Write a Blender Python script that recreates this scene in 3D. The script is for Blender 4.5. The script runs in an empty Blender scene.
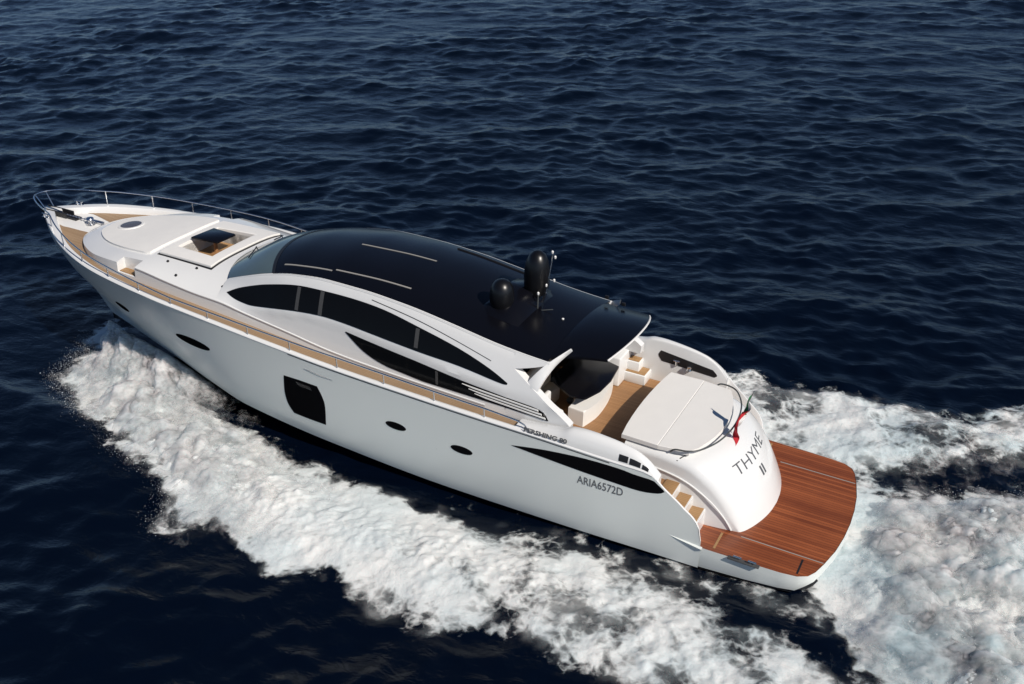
import bpy, bmesh, random, math
import numpy as np
from mathutils import Matrix, Vector
random.seed(7); RNG = np.random.default_rng(11)
scene = bpy.context.scene
C = scene.collection

# ---------------------------------------------------------------- camera, sky, sun, exposure
def look(yaw, pitch, roll):
    cy, sy, cp, sp = np.cos(yaw), np.sin(yaw), np.cos(pitch), np.sin(pitch)
    f = np.array([cy*cp, sy*cp, -sp]); r = np.array([sy, -cy, 0]); u = np.cross(r, f)
    r2 = np.cos(roll)*r+np.sin(roll)*u; u2 = -np.sin(roll)*r+np.cos(roll)*u
    return r2, u2, f
CAM_F, CAM_P, CAM_YAW, CAM_PITCH, CAM_ROLL = 1032.835, (-1.922, 19.771, 14.585), -1.079, .476, -.013
r_, u_, f_ = look(CAM_YAW, CAM_PITCH, CAM_ROLL)
cd = bpy.data.cameras.new('camera'); cam = bpy.data.objects.new('camera', cd); C.objects.link(cam)
cd.sensor_width = 36; cd.lens = 36*CAM_F/1024; cd.clip_end = 20000; cd.clip_start = .1
M = Matrix.Identity(4)
for i in range(3):
    M[i][0] = r_[i]; M[i][1] = u_[i]; M[i][2] = -f_[i]; M[i][3] = CAM_P[i]
cam.matrix_world = M
scene.camera = cam

SUN_DIR = Vector((-.88, .33, .80)).normalized()      # towards the sun
w = bpy.data.worlds.new('World'); scene.world = w; w.use_nodes = True
nt = w.node_tree; sky = nt.nodes.new('ShaderNodeTexSky'); sky.sky_type = 'NISHITA'; sky.sun_disc = False
sky.sun_elevation = math.asin(SUN_DIR.z); sky.sun_rotation = math.atan2(SUN_DIR.x, SUN_DIR.y)
sky.air_density = .65; sky.dust_density = .0; sky.ozone_density = 4.0
bg = nt.nodes['Background']; bg.inputs[1].default_value = .066
nt.links.new(sky.outputs[0], bg.inputs[0])
sd = bpy.data.lights.new('sun', 'SUN'); sd.energy = 4.5; sd.angle = math.radians(.55); sd.color = (1, .93, .84)
sun = bpy.data.objects.new('sun', sd); C.objects.link(sun)
sun.rotation_euler = SUN_DIR.to_track_quat('Z', 'Y').to_euler()
scene.view_settings.view_transform = 'Standard'; scene.view_settings.look = 'None'
scene.view_settings.exposure = 0.0; scene.view_settings.gamma = 1.0
scene.view_settings.use_curve_mapping = False
scene.cycles.volume_bounces = 6
scene.cycles.transparent_max_bounces = 24

#GEO  -- shapes of the yacht in its own metres: x forward from the stern, y to port, z up
def pchip(xs, ys):
    xs = np.array(xs, float); ys = np.array(ys, float)
    h = np.diff(xs); d = np.diff(ys)/h
    m = np.zeros(len(xs)); m[0] = d[0]; m[-1] = d[-1]
    for i in range(1, len(xs)-1):
        if d[i-1]*d[i] > 0:
            w1 = 2*h[i]+h[i-1]; w2 = h[i]+2*h[i-1]
            m[i] = (w1+w2)/(w1/d[i-1]+w2/d[i])
    def f(x):
        x = np.clip(x, xs[0], xs[-1])
        i = np.clip(np.searchsorted(xs, x)-1, 0, len(h)-1)
        t = (x-xs[i])/h[i]
        r = (ys[i]*(1+2*t)*(1-t)**2 + h[i]*m[i]*t*(1-t)**2 + ys[i+1]*t*t*(3-2*t) + h[i]*m[i+1]*t*t*(t-1))
        return float(r) if np.ndim(r) == 0 else r
    return f
# sheer line (top of the hull side)
YS = pchip([0.4, 2.9, 4.2, 7, 10, 15, 17.5, 18.5, 19.5, 20.5, 21.5, 22.5, 23.5, 24.2, 24.7, 24.95],
           [2.36, 2.44, 2.55, 2.72, 2.76, 2.77, 2.74, 2.67, 2.53, 2.34, 2.06, 1.65, 1.08, 0.62, 0.24, 0.0])
ZS = pchip([2.9, 2.97, 3.39, 3.8, 4.2, 4.84, 7, 8, 10, 12, 14, 16, 17.5, 18.5, 20.5, 22.5, 23.5, 24.95],
           [0.70, 1.10, 1.57, 1.90, 2.22, 2.26, 2.39, 2.41, 2.46, 2.52, 2.64, 2.79, 2.89, 2.94, 2.98, 3.09, 3.15, 3.10])
# chine (lower edge of the white hull side)
YC = pchip([0.5, 2.9, 6, 9, 12.7, 15.5, 17, 19, 21, 22.81], [2.36, 2.42, 2.47, 2.47, 2.40, 2.2, 1.85, 1.30, .68, 0.0])
ZC = pchip([0.5, 1.6, 2.9, 4.2, 6.2, 9.4, 12.7, 15.5, 17, 19, 21, 22.81], [.33, .19, .12, .10, .05, .0, .07, .17, .22, .30, .28, .11])
HST = pchip([0, .27, .38, .58, .71, .86, 1], [0, .35, .60, .86, .98, 1.02, .98])
PEX = pchip([3, 12, 17, 20, 24.9], [.62, .62, .75, 1.0, 1.15])
def xchine(xs):
    w = np.clip((xs-15.5)/9.45, 0, 1)
    return xs-2.18*w**2
def hull_pt(xs, t):
    xc = xchine(xs)
    x = xc+(xs-xc)*HST(t)
    yc, zc = YC(xc), ZC(xc)
    return x, yc+(YS(xs)-yc)*t**PEX(xs), zc+(ZS(xs)-zc)*t
def hull_y(x, z):
    xs = x
    for _ in range(25):
        zc = ZC(xchine(xs)); t = min(max((z-zc)/max(ZS(xs)-zc, .05), 0.0), 1.0)
        xs += (x-hull_pt(xs, t)[0])*.8
    return hull_pt(xs, t)[1]
def ZD(x):   # deck level
    return ZS(x)-np.interp(x, [16, 19, 23, 24.9], [.06, .08, .17, .12])
# roof edge on the port side
YE = pchip([6.9, 8, 10, 13, 15, 16.25], [1.80, 1.80, 1.78, 1.76, 1.74, 1.66])
ZE = pchip([6.9, 7.5, 8.2, 9.2, 10.8, 12.0, 12.9, 14.0, 14.9, 15.6, 16.25], [3.72, 3.76, 3.83, 3.98, 4.19, 4.265, 4.27, 4.17, 3.96, 3.72, 3.47])
YR = pchip([7, 12, 16, 17.5, 19, 20, 20.9, 21.7, 22.2, 22.55, 22.75], [2.24, 2.20, 2.19, 2.16, 2.08, 2.0, 1.80, 1.42, 1.05, .62, 0.0])
ZCR = pchip([7, 8, 10, 11.5, 12.65, 13.9, 15.4, 16.1, 16.9, 17.9, 19.1, 20.0, 20.9, 21.8, 22.4, 22.75],
            [2.44, 2.45, 2.49, 2.54, 2.62, 2.79, 2.98, 3.08, 3.11, 3.19, 3.28, 3.25, 3.16, 3.07, 3.02, 2.96])
ZT = pchip([16.2, 17, 18, 19.3, 20.8, 22, 22.5, 22.75], [3.54, 3.53, 3.50, 3.44, 3.29, 3.16, 3.07, 2.96])   # centre line of the trunk
ZSILL = pchip([7.7, 9, 10, 11, 12, 13, 14, 15, 15.6, 16.25], [2.80, 2.93, 3.05, 3.17, 3.27, 3.32, 3.22, 3.07, 3.06, 3.12])   # lower edge of the raised window sill
def cab_y(x, z):
    yc, zc = YR(x), ZCR(x)
    if z <= zc: return yc
    ze = ZE(x); zs = min(max(ZSILL(x), zc+.03), ze-.1); ye = YE(x)
    k = min(max((15.9-x)/1.6, 0), 1)                     # towards the bow the sill melts into the trunk
    t = min((z-zc)/max(ze-zc, .2), 1.05); y0 = yc+(ye-yc)*t
    if z < zs: y1 = yc-.10*(z-zc)
    else:
        q = min((z-zs)/.05, 1); u = min((z-zs)/(ze-zs), 1.05)
        yb = yc-.10*(zs-zc); y1 = yb+.035*q+(ye-yb-.035)*u+.10*u*(1-u)
    return y0*(1-k)+y1*k
BOW = pchip([5, 7.2, 8.5, 13, 14.8, 16.25], [-.30, 0, 0, .15, .55, .62])      # how far the roof's cross lines bulge forward
CR = pchip([5, 8, 12, 15, 16.25], [.10, .20, .21, .22, .06])
def roof_pt(xe, v, ye=None, ze=None):
    ye = YE(xe) if ye is None else ye; ze = ZE(xe) if ze is None else ze
    k = 1-abs(v)**2.2
    return xe+BOW(xe)*k, ye*v, ze+CR(xe)*k
def roof_z(x, y):
    xe = x
    for _ in range(20):
        v = y/YE(xe); xe += (x-roof_pt(xe, v)[0])*.8
    return roof_pt(xe, y/YE(xe))[2]
def trunk_z(x, y):
    yc, zc, zt = YR(x), ZCR(x), ZT(x)
    k = min(abs(y)/max(yc, .01), 1)
    return zt+(zc-zt)*k**3.2
# garage / transom: profile (x, z) on the centre line from the pad edge down to the platform
GX = pchip([0, .25, .45, .65, .85, 1], [3.75, 3.12, 2.68, 2.33, 2.06, 1.90])
GZ = pchip([0, .25, .45, .65, .85, 1], [2.22, 2.13, 1.87, 1.48, 1.02, .665])
GW = pchip([0, .3, .6, 1], [1.66, 1.66, 1.60, 1.50])
def gar_pt(s, y):
    w = GW(s); v = min(abs(y)/w, 1)
    drop = .20*(1-(1-v**13)**(1/2.))          # rounded shoulders
    return GX(s)+.17*y*y+drop*.35, y, max(GZ(s)-drop*(1 if s < .8 else max(0.0, (1-s)*5)), .665)
#ENDGEO

# ---------------------------------------------------------------- materials
def N(nt, t, **k):
    n = nt.nodes.new('ShaderNode'+t)
    for a, b in k.items(): setattr(n, a, b)
    return n
def pmat(name, col, rough=.4, metal=0, coat=0, vary=.06, scale=3, bump=0, bscale=40, spec=.5):
    m = bpy.data.materials.new(name); m.use_nodes = True; t = m.node_tree; L = t.links.new
    b = t.nodes['Principled BSDF']
    tc = N(t, 'TexCoord'); no = N(t, 'TexNoise'); no.inputs['Scale'].default_value = scale; no.inputs['Detail'].default_value = 6
    L(tc.outputs['Object'], no.inputs['Vector'])
    mr = N(t, 'MapRange'); mr.inputs[3].default_value = 1-vary; mr.inputs[4].default_value = 1+vary
    L(no.outputs[0], mr.inputs[0])
    mx = N(t, 'Mix', data_type='RGBA', blend_type='MULTIPLY'); mx.inputs[0].default_value = 1
    mx.inputs[6].default_value = (*col, 1); L(mr.outputs[0], mx.inputs[7]); L(mx.outputs[2], b.inputs['Base Color'])
    rr = N(t, 'MapRange'); rr.inputs[3].default_value = rough*.8; rr.inputs[4].default_value = rough*1.25
    L(no.outputs[0], rr.inputs[0]); L(rr.outputs[0], b.inputs['Roughness'])
    b.inputs['Metallic'].default_value = metal; b.inputs['Coat Weight'].default_value = coat; b.inputs['Coat Roughness'].default_value = .08
    b.inputs['Specular IOR Level'].default_value = spec
    if bump:
        n2 = N(t, 'TexNoise'); n2.inputs['Scale'].default_value = bscale; L(tc.outputs['Object'], n2.inputs['Vector'])
        bp = N(t, 'Bump'); bp.inputs['Strength'].default_value = bump; bp.inputs['Distance'].default_value = .01
        L(n2.outputs[0], bp.inputs['Height']); L(bp.outputs[0], b.inputs['Normal'])
    return m
def plank(name, c1, c2, seam, width, axis='Y', rough=.6):
    """wooden strips along one axis with caulk lines and per-strip tone"""
    m = bpy.data.materials.new(name); m.use_nodes = True; t = m.node_tree; L = t.links.new
    b = t.nodes['Principled BSDF']; tc = N(t, 'TexCoord'); sx = N(t, 'SeparateXYZ'); L(tc.outputs['Object'], sx.inputs[0])
    d = N(t, 'Math', operation='DIVIDE'); L(sx.outputs[axis], d.inputs[0]); d.inputs[1].default_value = width
    fl = N(t, 'Math', operation='FLOOR'); L(d.outputs[0], fl.inputs[0])
    fr = N(t, 'Math', operation='FRACT'); L(d.outputs[0], fr.inputs[0])
    wn = N(t, 'TexWhiteNoise', noise_dimensions='1D'); L(fl.outputs[0], wn.inputs['W'])
    mp = N(t, 'Mapping'); L(tc.outputs['Object'], mp.inputs[0])
    mp.inputs['Scale'].default_value = (1.5, 22, 22) if axis == 'Y' else (22, 1.5, 22)
    no = N(t, 'TexNoise'); no.inputs['Scale'].default_value = 2; no.inputs['Detail'].default_value = 8; L(mp.outputs[0], no.inputs['Vector'])
    n2 = N(t, 'TexNoise'); n2.inputs['Scale'].default_value = 1.1; n2.inputs['Detail'].default_value = 5; L(tc.outputs['Object'], n2.inputs['Vector'])
    ad = N(t, 'Math', operation='ADD'); L(wn.outputs[0], ad.inputs[0]); L(no.outputs[0], ad.inputs[1])
    a2 = N(t, 'Math', operation='ADD'); L(ad.outputs[0], a2.inputs[0]); L(n2.outputs[0], a2.inputs[1])
    mr = N(t, 'MapRange'); mr.inputs[1].default_value = .5; mr.inputs[2].default_value = 2.3; L(a2.outputs[0], mr.inputs[0])
    mx = N(t, 'Mix', data_type='RGBA'); mx.inputs[6].default_value = (*c1, 1); mx.inputs[7].default_value = (*c2, 1); L(mr.outputs[0], mx.inputs[0])
    sm = N(t, 'Math', operation='LESS_THAN'); L(fr.outputs[0], sm.inputs[0]); sm.inputs[1].default_value = .09
    m2 = N(t, 'Mix', data_type='RGBA'); L(sm.outputs[0], m2.inputs[0]); L(mx.outputs[2], m2.inputs[6]); m2.inputs[7].default_value = (*seam, 1)
    L(m2.outputs[2], b.inputs['Base Color'])
    rr = N(t, 'MapRange'); rr.inputs[3].default_value = rough*.75; rr.inputs[4].default_value = rough*1.2; L(n2.outputs[0], rr.inputs[0]); L(rr.outputs[0], b.inputs['Roughness'])
    return m
WHITE = pmat('white_gelcoat', (.76, .765, .76), .22, coat=.5, vary=.015, scale=.7)
HULLW = pmat('hull_gelcoat', (.70, .735, .715), .3, coat=.0, vary=.02, scale=.5)
SATIN = pmat('satin_white', (.74, .735, .72), .5, vary=.02, scale=2)
NONSKID = pmat('nonskid_white', (.70, .69, .66), .7, vary=.03, scale=3, bump=.3, bscale=120)
VINYL = pmat('cream_vinyl', (.80, .785, .755), .55, vary=.03, scale=4, bump=.15, bscale=60)
BLACK = pmat('black_gloss_paint', (.0035, .0037, .006), .22, vary=.1, scale=1.2, spec=.3)
GLASS = pmat('black_tinted_glass', (.0045, .005, .006), .10, vary=.1, spec=.13)
HGLASS = pmat('hull_window_glass', (.005, .005, .006), .3, vary=.1, spec=.0)
WSG = pmat('windscreen_glass', (.085, .125, .14), .08, vary=.35, scale=.9)
DARK = pmat('dark_trim', (.012, .012, .014), .45)
GREYP = pmat('grey_pillar', (.055, .055, .056), .5)
LETTER = pmat('grey_lettering', (.10, .105, .115), .4)
STEEL = pmat('stainless_steel', (.62, .63, .65), .22, metal=1)
GREYT = pmat('grey_painted_tube', (.07, .075, .075), .35)
ANTIF = pmat('black_antifouling', (.008, .009, .012), .5)
GREYC = pmat('grey_upholstery', (.30, .29, .27), .7)
BEIGE = pmat('beige_interior', (.62, .54, .43), .6)
TEAK = plank('teak_deck', (.27, .175, .098), (.37, .255, .155), (.14, .095, .06), .06)
TEAKC = plank('teak_cockpit', (.25, .125, .05), (.35, .185, .08), (.13, .065, .03), .06)
MAHO = plank('wet_teak', (.12, .027, .009), (.36, .105, .036), (.03, .009, .005), .085, rough=.32)
TREAD = plank('teak_tread', (.30, .17, .07), (.40, .24, .11), (.16, .09, .04), .06)
RED = pmat('flag_red', (.50, .02, .03), .8); GREEN = pmat('flag_green', (.01, .16, .05), .8); FLW = pmat('flag_white', (.75, .74, .72), .8)

# ---------------------------------------------------------------- helpers
PITCH = .043; X0 = 6.0
def b2w(p):
    x, y, z = p; c, s = math.cos(PITCH), math.sin(PITCH)
    return Vector((X0+(x-X0)*c-z*s, y, (x-X0)*s+z*c))
OFF = {}
def thing(name, label, cat, base=(0, 0, 0), group=None):
    o = bpy.data.objects.new(name, None); C.objects.link(o); o.empty_display_size = .3
    o.location = b2w(base); o.rotation_euler = (0, -PITCH, 0)
    o['label'] = label; o['category'] = cat
    if group: o['group'] = group
    OFF[o.name] = base
    return o
def obj(name, verts, faces, mat, parent, smooth=True, angle=32, label=None):
    me = bpy.data.meshes.new(name)
    bx, by, bz = OFF[parent.name] if parent else (0, 0, 0)
    me.from_pydata([(v[0]-bx, v[1]-by, v[2]-bz) for v in verts], [], [tuple(f) for f in faces])
    me.validate(); me.update()
    bm = bmesh.new(); bm.from_mesh(me); bmesh.ops.recalc_face_normals(bm, faces=bm.faces); bm.to_mesh(me); bm.free()
    if smooth:
        me.polygons.foreach_set('use_smooth', [True]*len(me.polygons))
        if angle < 180: me.set_sharp_from_angle(angle=math.radians(angle))
    me.materials.append(mat)
    o = bpy.data.objects.new(name, me); C.objects.link(o)
    if parent: o.parent = parent; OFF[o.name] = OFF[parent.name]
    if label: o['label'] = label
    return o
class MB:
    def __init__(s): s.v = []; s.f = []
    def add(s, v, f):
        n = len(s.v); s.v += [tuple(p) for p in v]; s.f += [tuple(i+n for i in q) for q in f]; return s
    def grid(s, rows, close=False):
        n = len(rows[0]); f = []
        for i in range(len(rows)-1):
            for j in range(n-1 if not close else n):
                k = (j+1) % n
                f.append((i*n+j, i*n+k, (i+1)*n+k, (i+1)*n+j))
        return s.add([p for r in rows for p in r], f)
    def tube(s, pts, r, n=8, cap=True):
        pts = [Vector(p) for p in pts]; rows = []
        rr = r if hasattr(r, '__len__') else [r]*len(pts)
        up = Vector((0, 0, 1)); prev = None
        for i, p in enumerate(pts):
            t = (pts[min(i+1, len(pts)-1)]-pts[max(i-1, 0)]).normalized()
            if prev is None:
                a = t.cross(up if abs(t.z) < .9 else Vector((0, 1, 0))).normalized()
            else: a = (prev-t*prev.dot(t)).normalized()
            prev = a; b = t.cross(a)
            rows.append([tuple(p+rr[i]*(math.cos(q)*a+math.sin(q)*b)) for q in [2*math.pi*k/n for k in range(n)]])
        m = len(s.v); s.grid(rows, True)
        if cap:
            s.f.append(tuple(m+k for k in range(n))[::-1]); s.f.append(tuple(m+(len(rows)-1)*n+k for k in range(n)))
        return s
    def box(s, a, b, bev=0, seg=2):
        bm = bmesh.new(); bmesh.ops.create_cube(bm, size=1)
        for v in bm.verts:
            v.co = Vector([a[k]+(b[k]-a[k])*(v.co[k]+.5) for k in range(3)])
        if bev: bmesh.ops.bevel(bm, geom=bm.edges[:], offset=bev, segments=seg, affect='EDGES', profile=.5)
        bm.verts.index_update()
        s.add([tuple(v.co) for v in bm.verts], [[v.index for v in f.verts] for f in bm.faces]); bm.free(); return s
    def prism(s, poly, z0, z1, bev=0, seg=2):
        """poly: (x, y) outline in plan; z0, z1 numbers or functions of (x, y)"""
        g0 = z0 if callable(z0) else (lambda x, y: z0); g1 = z1 if callable(z1) else (lambda x, y: z1)
        bm = bmesh.new(); n = len(poly)
        lo = [bm.verts.new((x, y, g0(x, y))) for x, y in poly]; hi = [bm.verts.new((x, y, g1(x, y))) for x, y in poly]
        bm.faces.new(lo[::-1]); top = bm.faces.new(hi)
        for i in range(n): bm.faces.new((lo[i], lo[(i+1) % n], hi[(i+1) % n], hi[i]))
        if bev:
            ed = [e for e in bm.edges if all(v in set(hi) for v in e.verts)]
            ed += [e for e in bm.edges if (e.verts[0] in lo) != (e.verts[1] in lo) and n < 9]
            bmesh.ops.bevel(bm, geom=ed, offset=bev, segments=seg, affect='EDGES', profile=.5)
        bm.verts.index_update()
        s.add([tuple(v.co) for v in bm.verts], [[v.index for v in f.verts] for f in bm.faces]); bm.free(); return s
    def lathe(s, prof, c, n=28, sx=1, sy=1):
        rows = [[(c[0]+r*sx*math.cos(2*math.pi*k/n), c[1]+r*sy*math.sin(2*math.pi*k/n), c[2]+z) for k in range(n)] for r, z in prof]
        m = len(s.v); s.grid(rows, True)
        s.f.append(tuple(m+(len(rows)-1)*n+k for k in range(n))); s.f.append(tuple(m+k for k in range(n))[::-1])
        return s
    def patch(s, poly, fn, off=.008, depth=.03, du=.2, dv=.15):
        """a 2-D outline cut into cells and laid on a curved surface fn(u, v, offset), with a rim going in by depth"""
        bm = bmesh.new(); bm.faces.new([bm.verts.new((u, v, 0)) for u, v in poly])
        us = [p[0] for p in poly]; vs = [p[1] for p in poly]
        for ax, lo, hi, d in ((0, min(us), max(us), du), (1, min(vs), max(vs), dv)):
            k = int((hi-lo)/d)
            for i in range(1, k+1):
                q = lo+(hi-lo)*i/(k+1)+1e-4; co = [0, 0, 0]; no = [0, 0, 0]; co[ax] = q; no[ax] = 1
                bmesh.ops.bisect_plane(bm, geom=bm.verts[:]+bm.edges[:]+bm.faces[:], dist=1e-5, plane_co=co, plane_no=no)
        bm.verts.index_update(); nv = len(bm.verts)
        v = [fn(q.co.x, q.co.y, off) for q in bm.verts]; f = [[q.index for q in p.verts] for p in bm.faces]
        if depth:
            be = [e for e in bm.edges if e.is_boundary]; ids = sorted({q.index for e in be for q in e.verts}); mp = {a: nv+i for i, a in enumerate(ids)}
            co = {q.index: q.co.copy() for q in bm.verts}
            v += [fn(co[a].x, co[a].y, off-depth) for a in ids]
            f += [(e.verts[0].index, e.verts[1].index, mp[e.verts[1].index], mp[e.verts[0].index]) for e in be]
        bm.free(); return s.add(v, f)
    def out(s, name, mat, parent, **k): return obj(name, s.v, s.f, mat, parent, **k)
def spline(pts, n=6, closed=False):
    P = [np.array(p, float) for p in pts]; out = []; m = len(P)
    for i in range(m if closed else m-1):
        if closed: a, b, c, d = P[i-1], P[i], P[(i+1) % m], P[(i+2) % m]
        else: a, b, c, d = P[max(i-1, 0)], P[i], P[i+1], P[min(i+2, m-1)]
        for k in range(n):
            t = k/n
            out.append(tuple(.5*(2*b+(c-a)*t+(2*a-5*b+4*c-d)*t*t+(3*b-a-3*c+d)*t**3)))
    if not closed: out.append(tuple(P[-1]))
    return out
def lettering(name, txt, mat, parent, fn, size, shear=0, stretch=1, offset=.0, depth=.004):
    """fn(u, v, off): the place of a point of the flat writing on the surface that carries it"""
    cu = bpy.data.curves.new('t', 'FONT'); cu.body = txt; cu.size = size; cu.shear = shear; cu.offset = offset; cu.resolution_u = 3
    o = bpy.data.objects.new('t', cu); C.objects.link(o); bpy.context.view_layer.update()
    me = o.to_mesh()
    bm = bmesh.new(); bm.from_mesh(me); o.to_mesh_clear()
    us = [v.co.x for v in bm.verts]; u0 = min(us); U = max(us)-u0; vs = [v.co.y for v in bm.verts]; v0 = min(vs)
    bmesh.ops.subdivide_edges(bm, edges=[e for e in bm.edges if e.calc_length() > size*.3], cuts=2)
    bm.verts.index_update()
    v = [fn((q.co.x-u0)/U, q.co.y-v0, depth) for q in bm.verts]; f = [[q.index for q in p.verts] for p in bm.faces]
    bm.free(); bpy.data.objects.remove(o); bpy.data.curves.remove(cu)
    return obj(name, v, f, mat, parent, smooth=False)
def boolean(o, cutters):
    for c in cutters:
        md = o.modifiers.new('cut', 'BOOLEAN'); md.operation = 'DIFFERENCE'; md.solver = 'EXACT'; md.object = c
    dg = bpy.context.evaluated_depsgraph_get(); dg.update()
    me = bpy.data.meshes.new_from_object(o.evaluated_get(dg)); o.modifiers.clear(); old = o.data; o.data = me; me.name = old.name
    me.set_sharp_from_angle(angle=math.radians(32))
    for c in cutters: bpy.data.objects.remove(c)
def mir(poly): return [(x, -y) for x, y in poly]
def xr(a, b, n): return [a+(b-a)*i/(n-1) for i in range(n)]

# ---------------------------------------------------------------- the yacht
Y = thing('motor_yacht', 'long white motor yacht with a black roof speeding across dark blue sea', 'yacht')
# hull sides
def hull_rows(sg):
    st = xr(2.9, 4.4, 14)+xr(4.6, 21, 56)+xr(21.2, 24.95, 26)
    return [[(lambda q: (q[0], sg*q[1], q[2]))(hull_pt(x, t)) for t in xr(0, 1, 15)] for x in st]
m = MB(); m.grid(hull_rows(1)); m.grid(hull_rows(-1))
HULL = m.out('hull', HULLW, Y, angle=40)
# bottom
m = MB()
for sg in (1, -1):
    rows = []
    for xs in xr(.9, 24.95, 70):
        xc = xchine(xs); yc, zc = YC(xc), ZC(xc); kz = -.75+max(0, (xc-17)/5.8)**2*.80
        rows.append([(xc, sg*yc, zc+.001), (xc, sg*max(yc-.10, 0), zc-.07), (xc-.02, sg*max(yc-.25, 0)*.95, zc-.22), (xc-.05, sg*yc*.4, zc*.4+kz*.6), (xc-.05, 0, min(kz, zc))])
    m.grid(rows)
m.out('hull_bottom', ANTIF, HULL)
# rub line: slim dark line under the gunwale
def gun(x, dy, dz): return (x, YS(x)+dy, ZS(x)+dz)
for sg in (1, -1):
    m = MB(); xs = xr(5.05, 13.5, 40)
    m.grid([[(x, sg*(hull_y(x, ZS(x)-a)+.004), ZS(x)-a) for a in (.035, .06)] for x in xs]); m.out('rub_line', GREYP, HULL)
# gunwale cap, bow to bulwark
m = MB()
for sg in (1, -1):
    rows = []
    for x in xr(4.1, 24.95, 110):
        y, z = YS(x), ZS(x); wd = np.interp(x, [4, 17, 22, 24, 24.95], [.13, .13, .2, .34, .40]); zd = ZD(x)-.03
        yi = max(y-wd, 0)
        rows.append([(x, sg*(y-.001), z-.03), (x, sg*(y+.012), z), (x, sg*(y-.01), z+.03), (x, sg*max(y-wd*.5, 0), z+.038), (x, sg*max(yi+.015, 0), z+.03), (x, sg*yi, z+.005), (x, sg*max(yi-.03, 0), zd)])
    m.grid(rows)
m.out('gunwale', WHITE, Y, angle=50)
# deck
m = MB(); rows = []
for x in xr(7.9, 24.7, 76):
    y = YS(x)-.05; rows.append([(x, y*k, ZD(x)) for k in xr(-1, 1, 9)])
m.grid(rows)
for sg in (1, -1): m.grid([[(x, sg*y, ZD(x)) for y in (2.27, YS(x)-.05)] for x in xr(6.2, 7.9, 6)])
DECK = m.out('deck', SATIN, Y)
m = MB()
for sg in (1, -1):
    rows = []
    for x in xr(6.6, 23.75, 90):
        yo = YS(x)-np.interp(x, [6, 17, 22, 24], [.15, .15, .24, .40]); yi = np.interp(x, [6, 19, 21.8, 22.6, 23.75], [2.0, 1.8, .9, .42, .60])
        yi = max(min(yi, yo-.01), 2.28 if x < 7.9 else 0)
        rows.append([(x, sg*(yi+(yo-yi)*k), ZD(x)+.006) for k in xr(0, 1, 5)])
    m.grid(rows)
m.out('teak_side_deck', TEAK, DECK)

# superstructure skin: trunk forward + cabin sides
def column(x):
    yb = YR(x); zc = ZCR(x); zd = min(ZD(x)-.04, zc-.02); pts = [(yb+.01, zd), (yb+.005, .5*(zd+zc)), (yb, zc)]
    if x <= 16.25:
        zt = ZE(x); N_ = 14
        for i in range(1, N_+1):
            z = zc+(zt-zc)*i/N_
            y = cab_y(x, z)-(.02 if i == N_ else 0)
            pts.append((y, z))
    else:
        for i in range(1, 15):
            k = 1-i/14; y = yb*k
            pts.append((y, trunk_z(x, y)))
    return pts
SXA = xr(7.76, 15.95, 56)+[16.0, 16.05, 16.1, 16.15, 16.2, 16.25]
m = MB()
for sg in (1, -1):
    m.grid([[(x, sg*y, z) for y, z in column(x)] for x in SXA])
SUPER = m.out('superstructure', WHITE, Y, angle=24)
m = MB()
SXT = [16.2]+xr(16.27, 19.0, 16)+xr(19.1, 22.0, 24)+xr(22.07, 22.74, 14)
rows = []
for x in SXT:
    c = column(max(x, 16.26)); 
    rows.append([(x, y, z) for y, z in c]+[(x, -y, z) for y, z in c[-2::-1]])
m.grid(rows)
# close it below so that it can be cut
n = len(rows[0]); L = len(rows)
lowv = [[(p[0][0], p[0][1], 2.55), (p[-1][0], p[-1][1], 2.55)] for p in rows]
base = len(m.v); m.v += [q for r in lowv for q in r]
for i in range(L-1):
    m.f += [(i*n, (i+1)*n, base+2*(i+1), base+2*i), (i*n+n-1, base+2*i+1, base+2*i+3, (i+1)*n+n-1), (base+2*i, base+2*i+2, base+2*i+3, base+2*i+1)]
m.f.append(tuple(range(n))+(base+1, base)); k = (L-1)*n
m.f.append(tuple(range(k, k+n))[::-1]+(base+2*(L-1), base+2*(L-1)+1))
TRUNK = m.out('foredeck_trunk', WHITE, Y, angle=24)
WELL = [(18.72, .80), (17.42, .90), (17.42, -.86), (18.72, -.76)]
cut = [MB().prism([(17.30, -1.0), (17.30, 1.03), (18.80, .92), (18.80, -.90)], 3.08, 4.2).out('c', WHITE, Y)]
for sg in (1, -1):
    cut.append(MB().prism([(19.12, sg*1.74), (19.12, sg*2.4), (19.82, sg*2.4), (19.82, sg*1.74)][::sg], 2.985, 4.2).out('c', WHITE, Y))
boolean(TRUNK, cut)
for sg in (1, -1):
    MB().prism([(19.125, sg*1.75), (19.125, sg*2.02), (19.81, sg*1.98), (19.81, sg*1.75)][::sg], 2.95, 3.0, .006).out('step_tread', TREAD, TRUNK)
MB().prism([(17.31, -.99), (17.31, 1.02), (18.79, .91), (18.79, -.89)], 3.05, 3.1).out('well_floor', TREAD, TRUNK)
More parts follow.
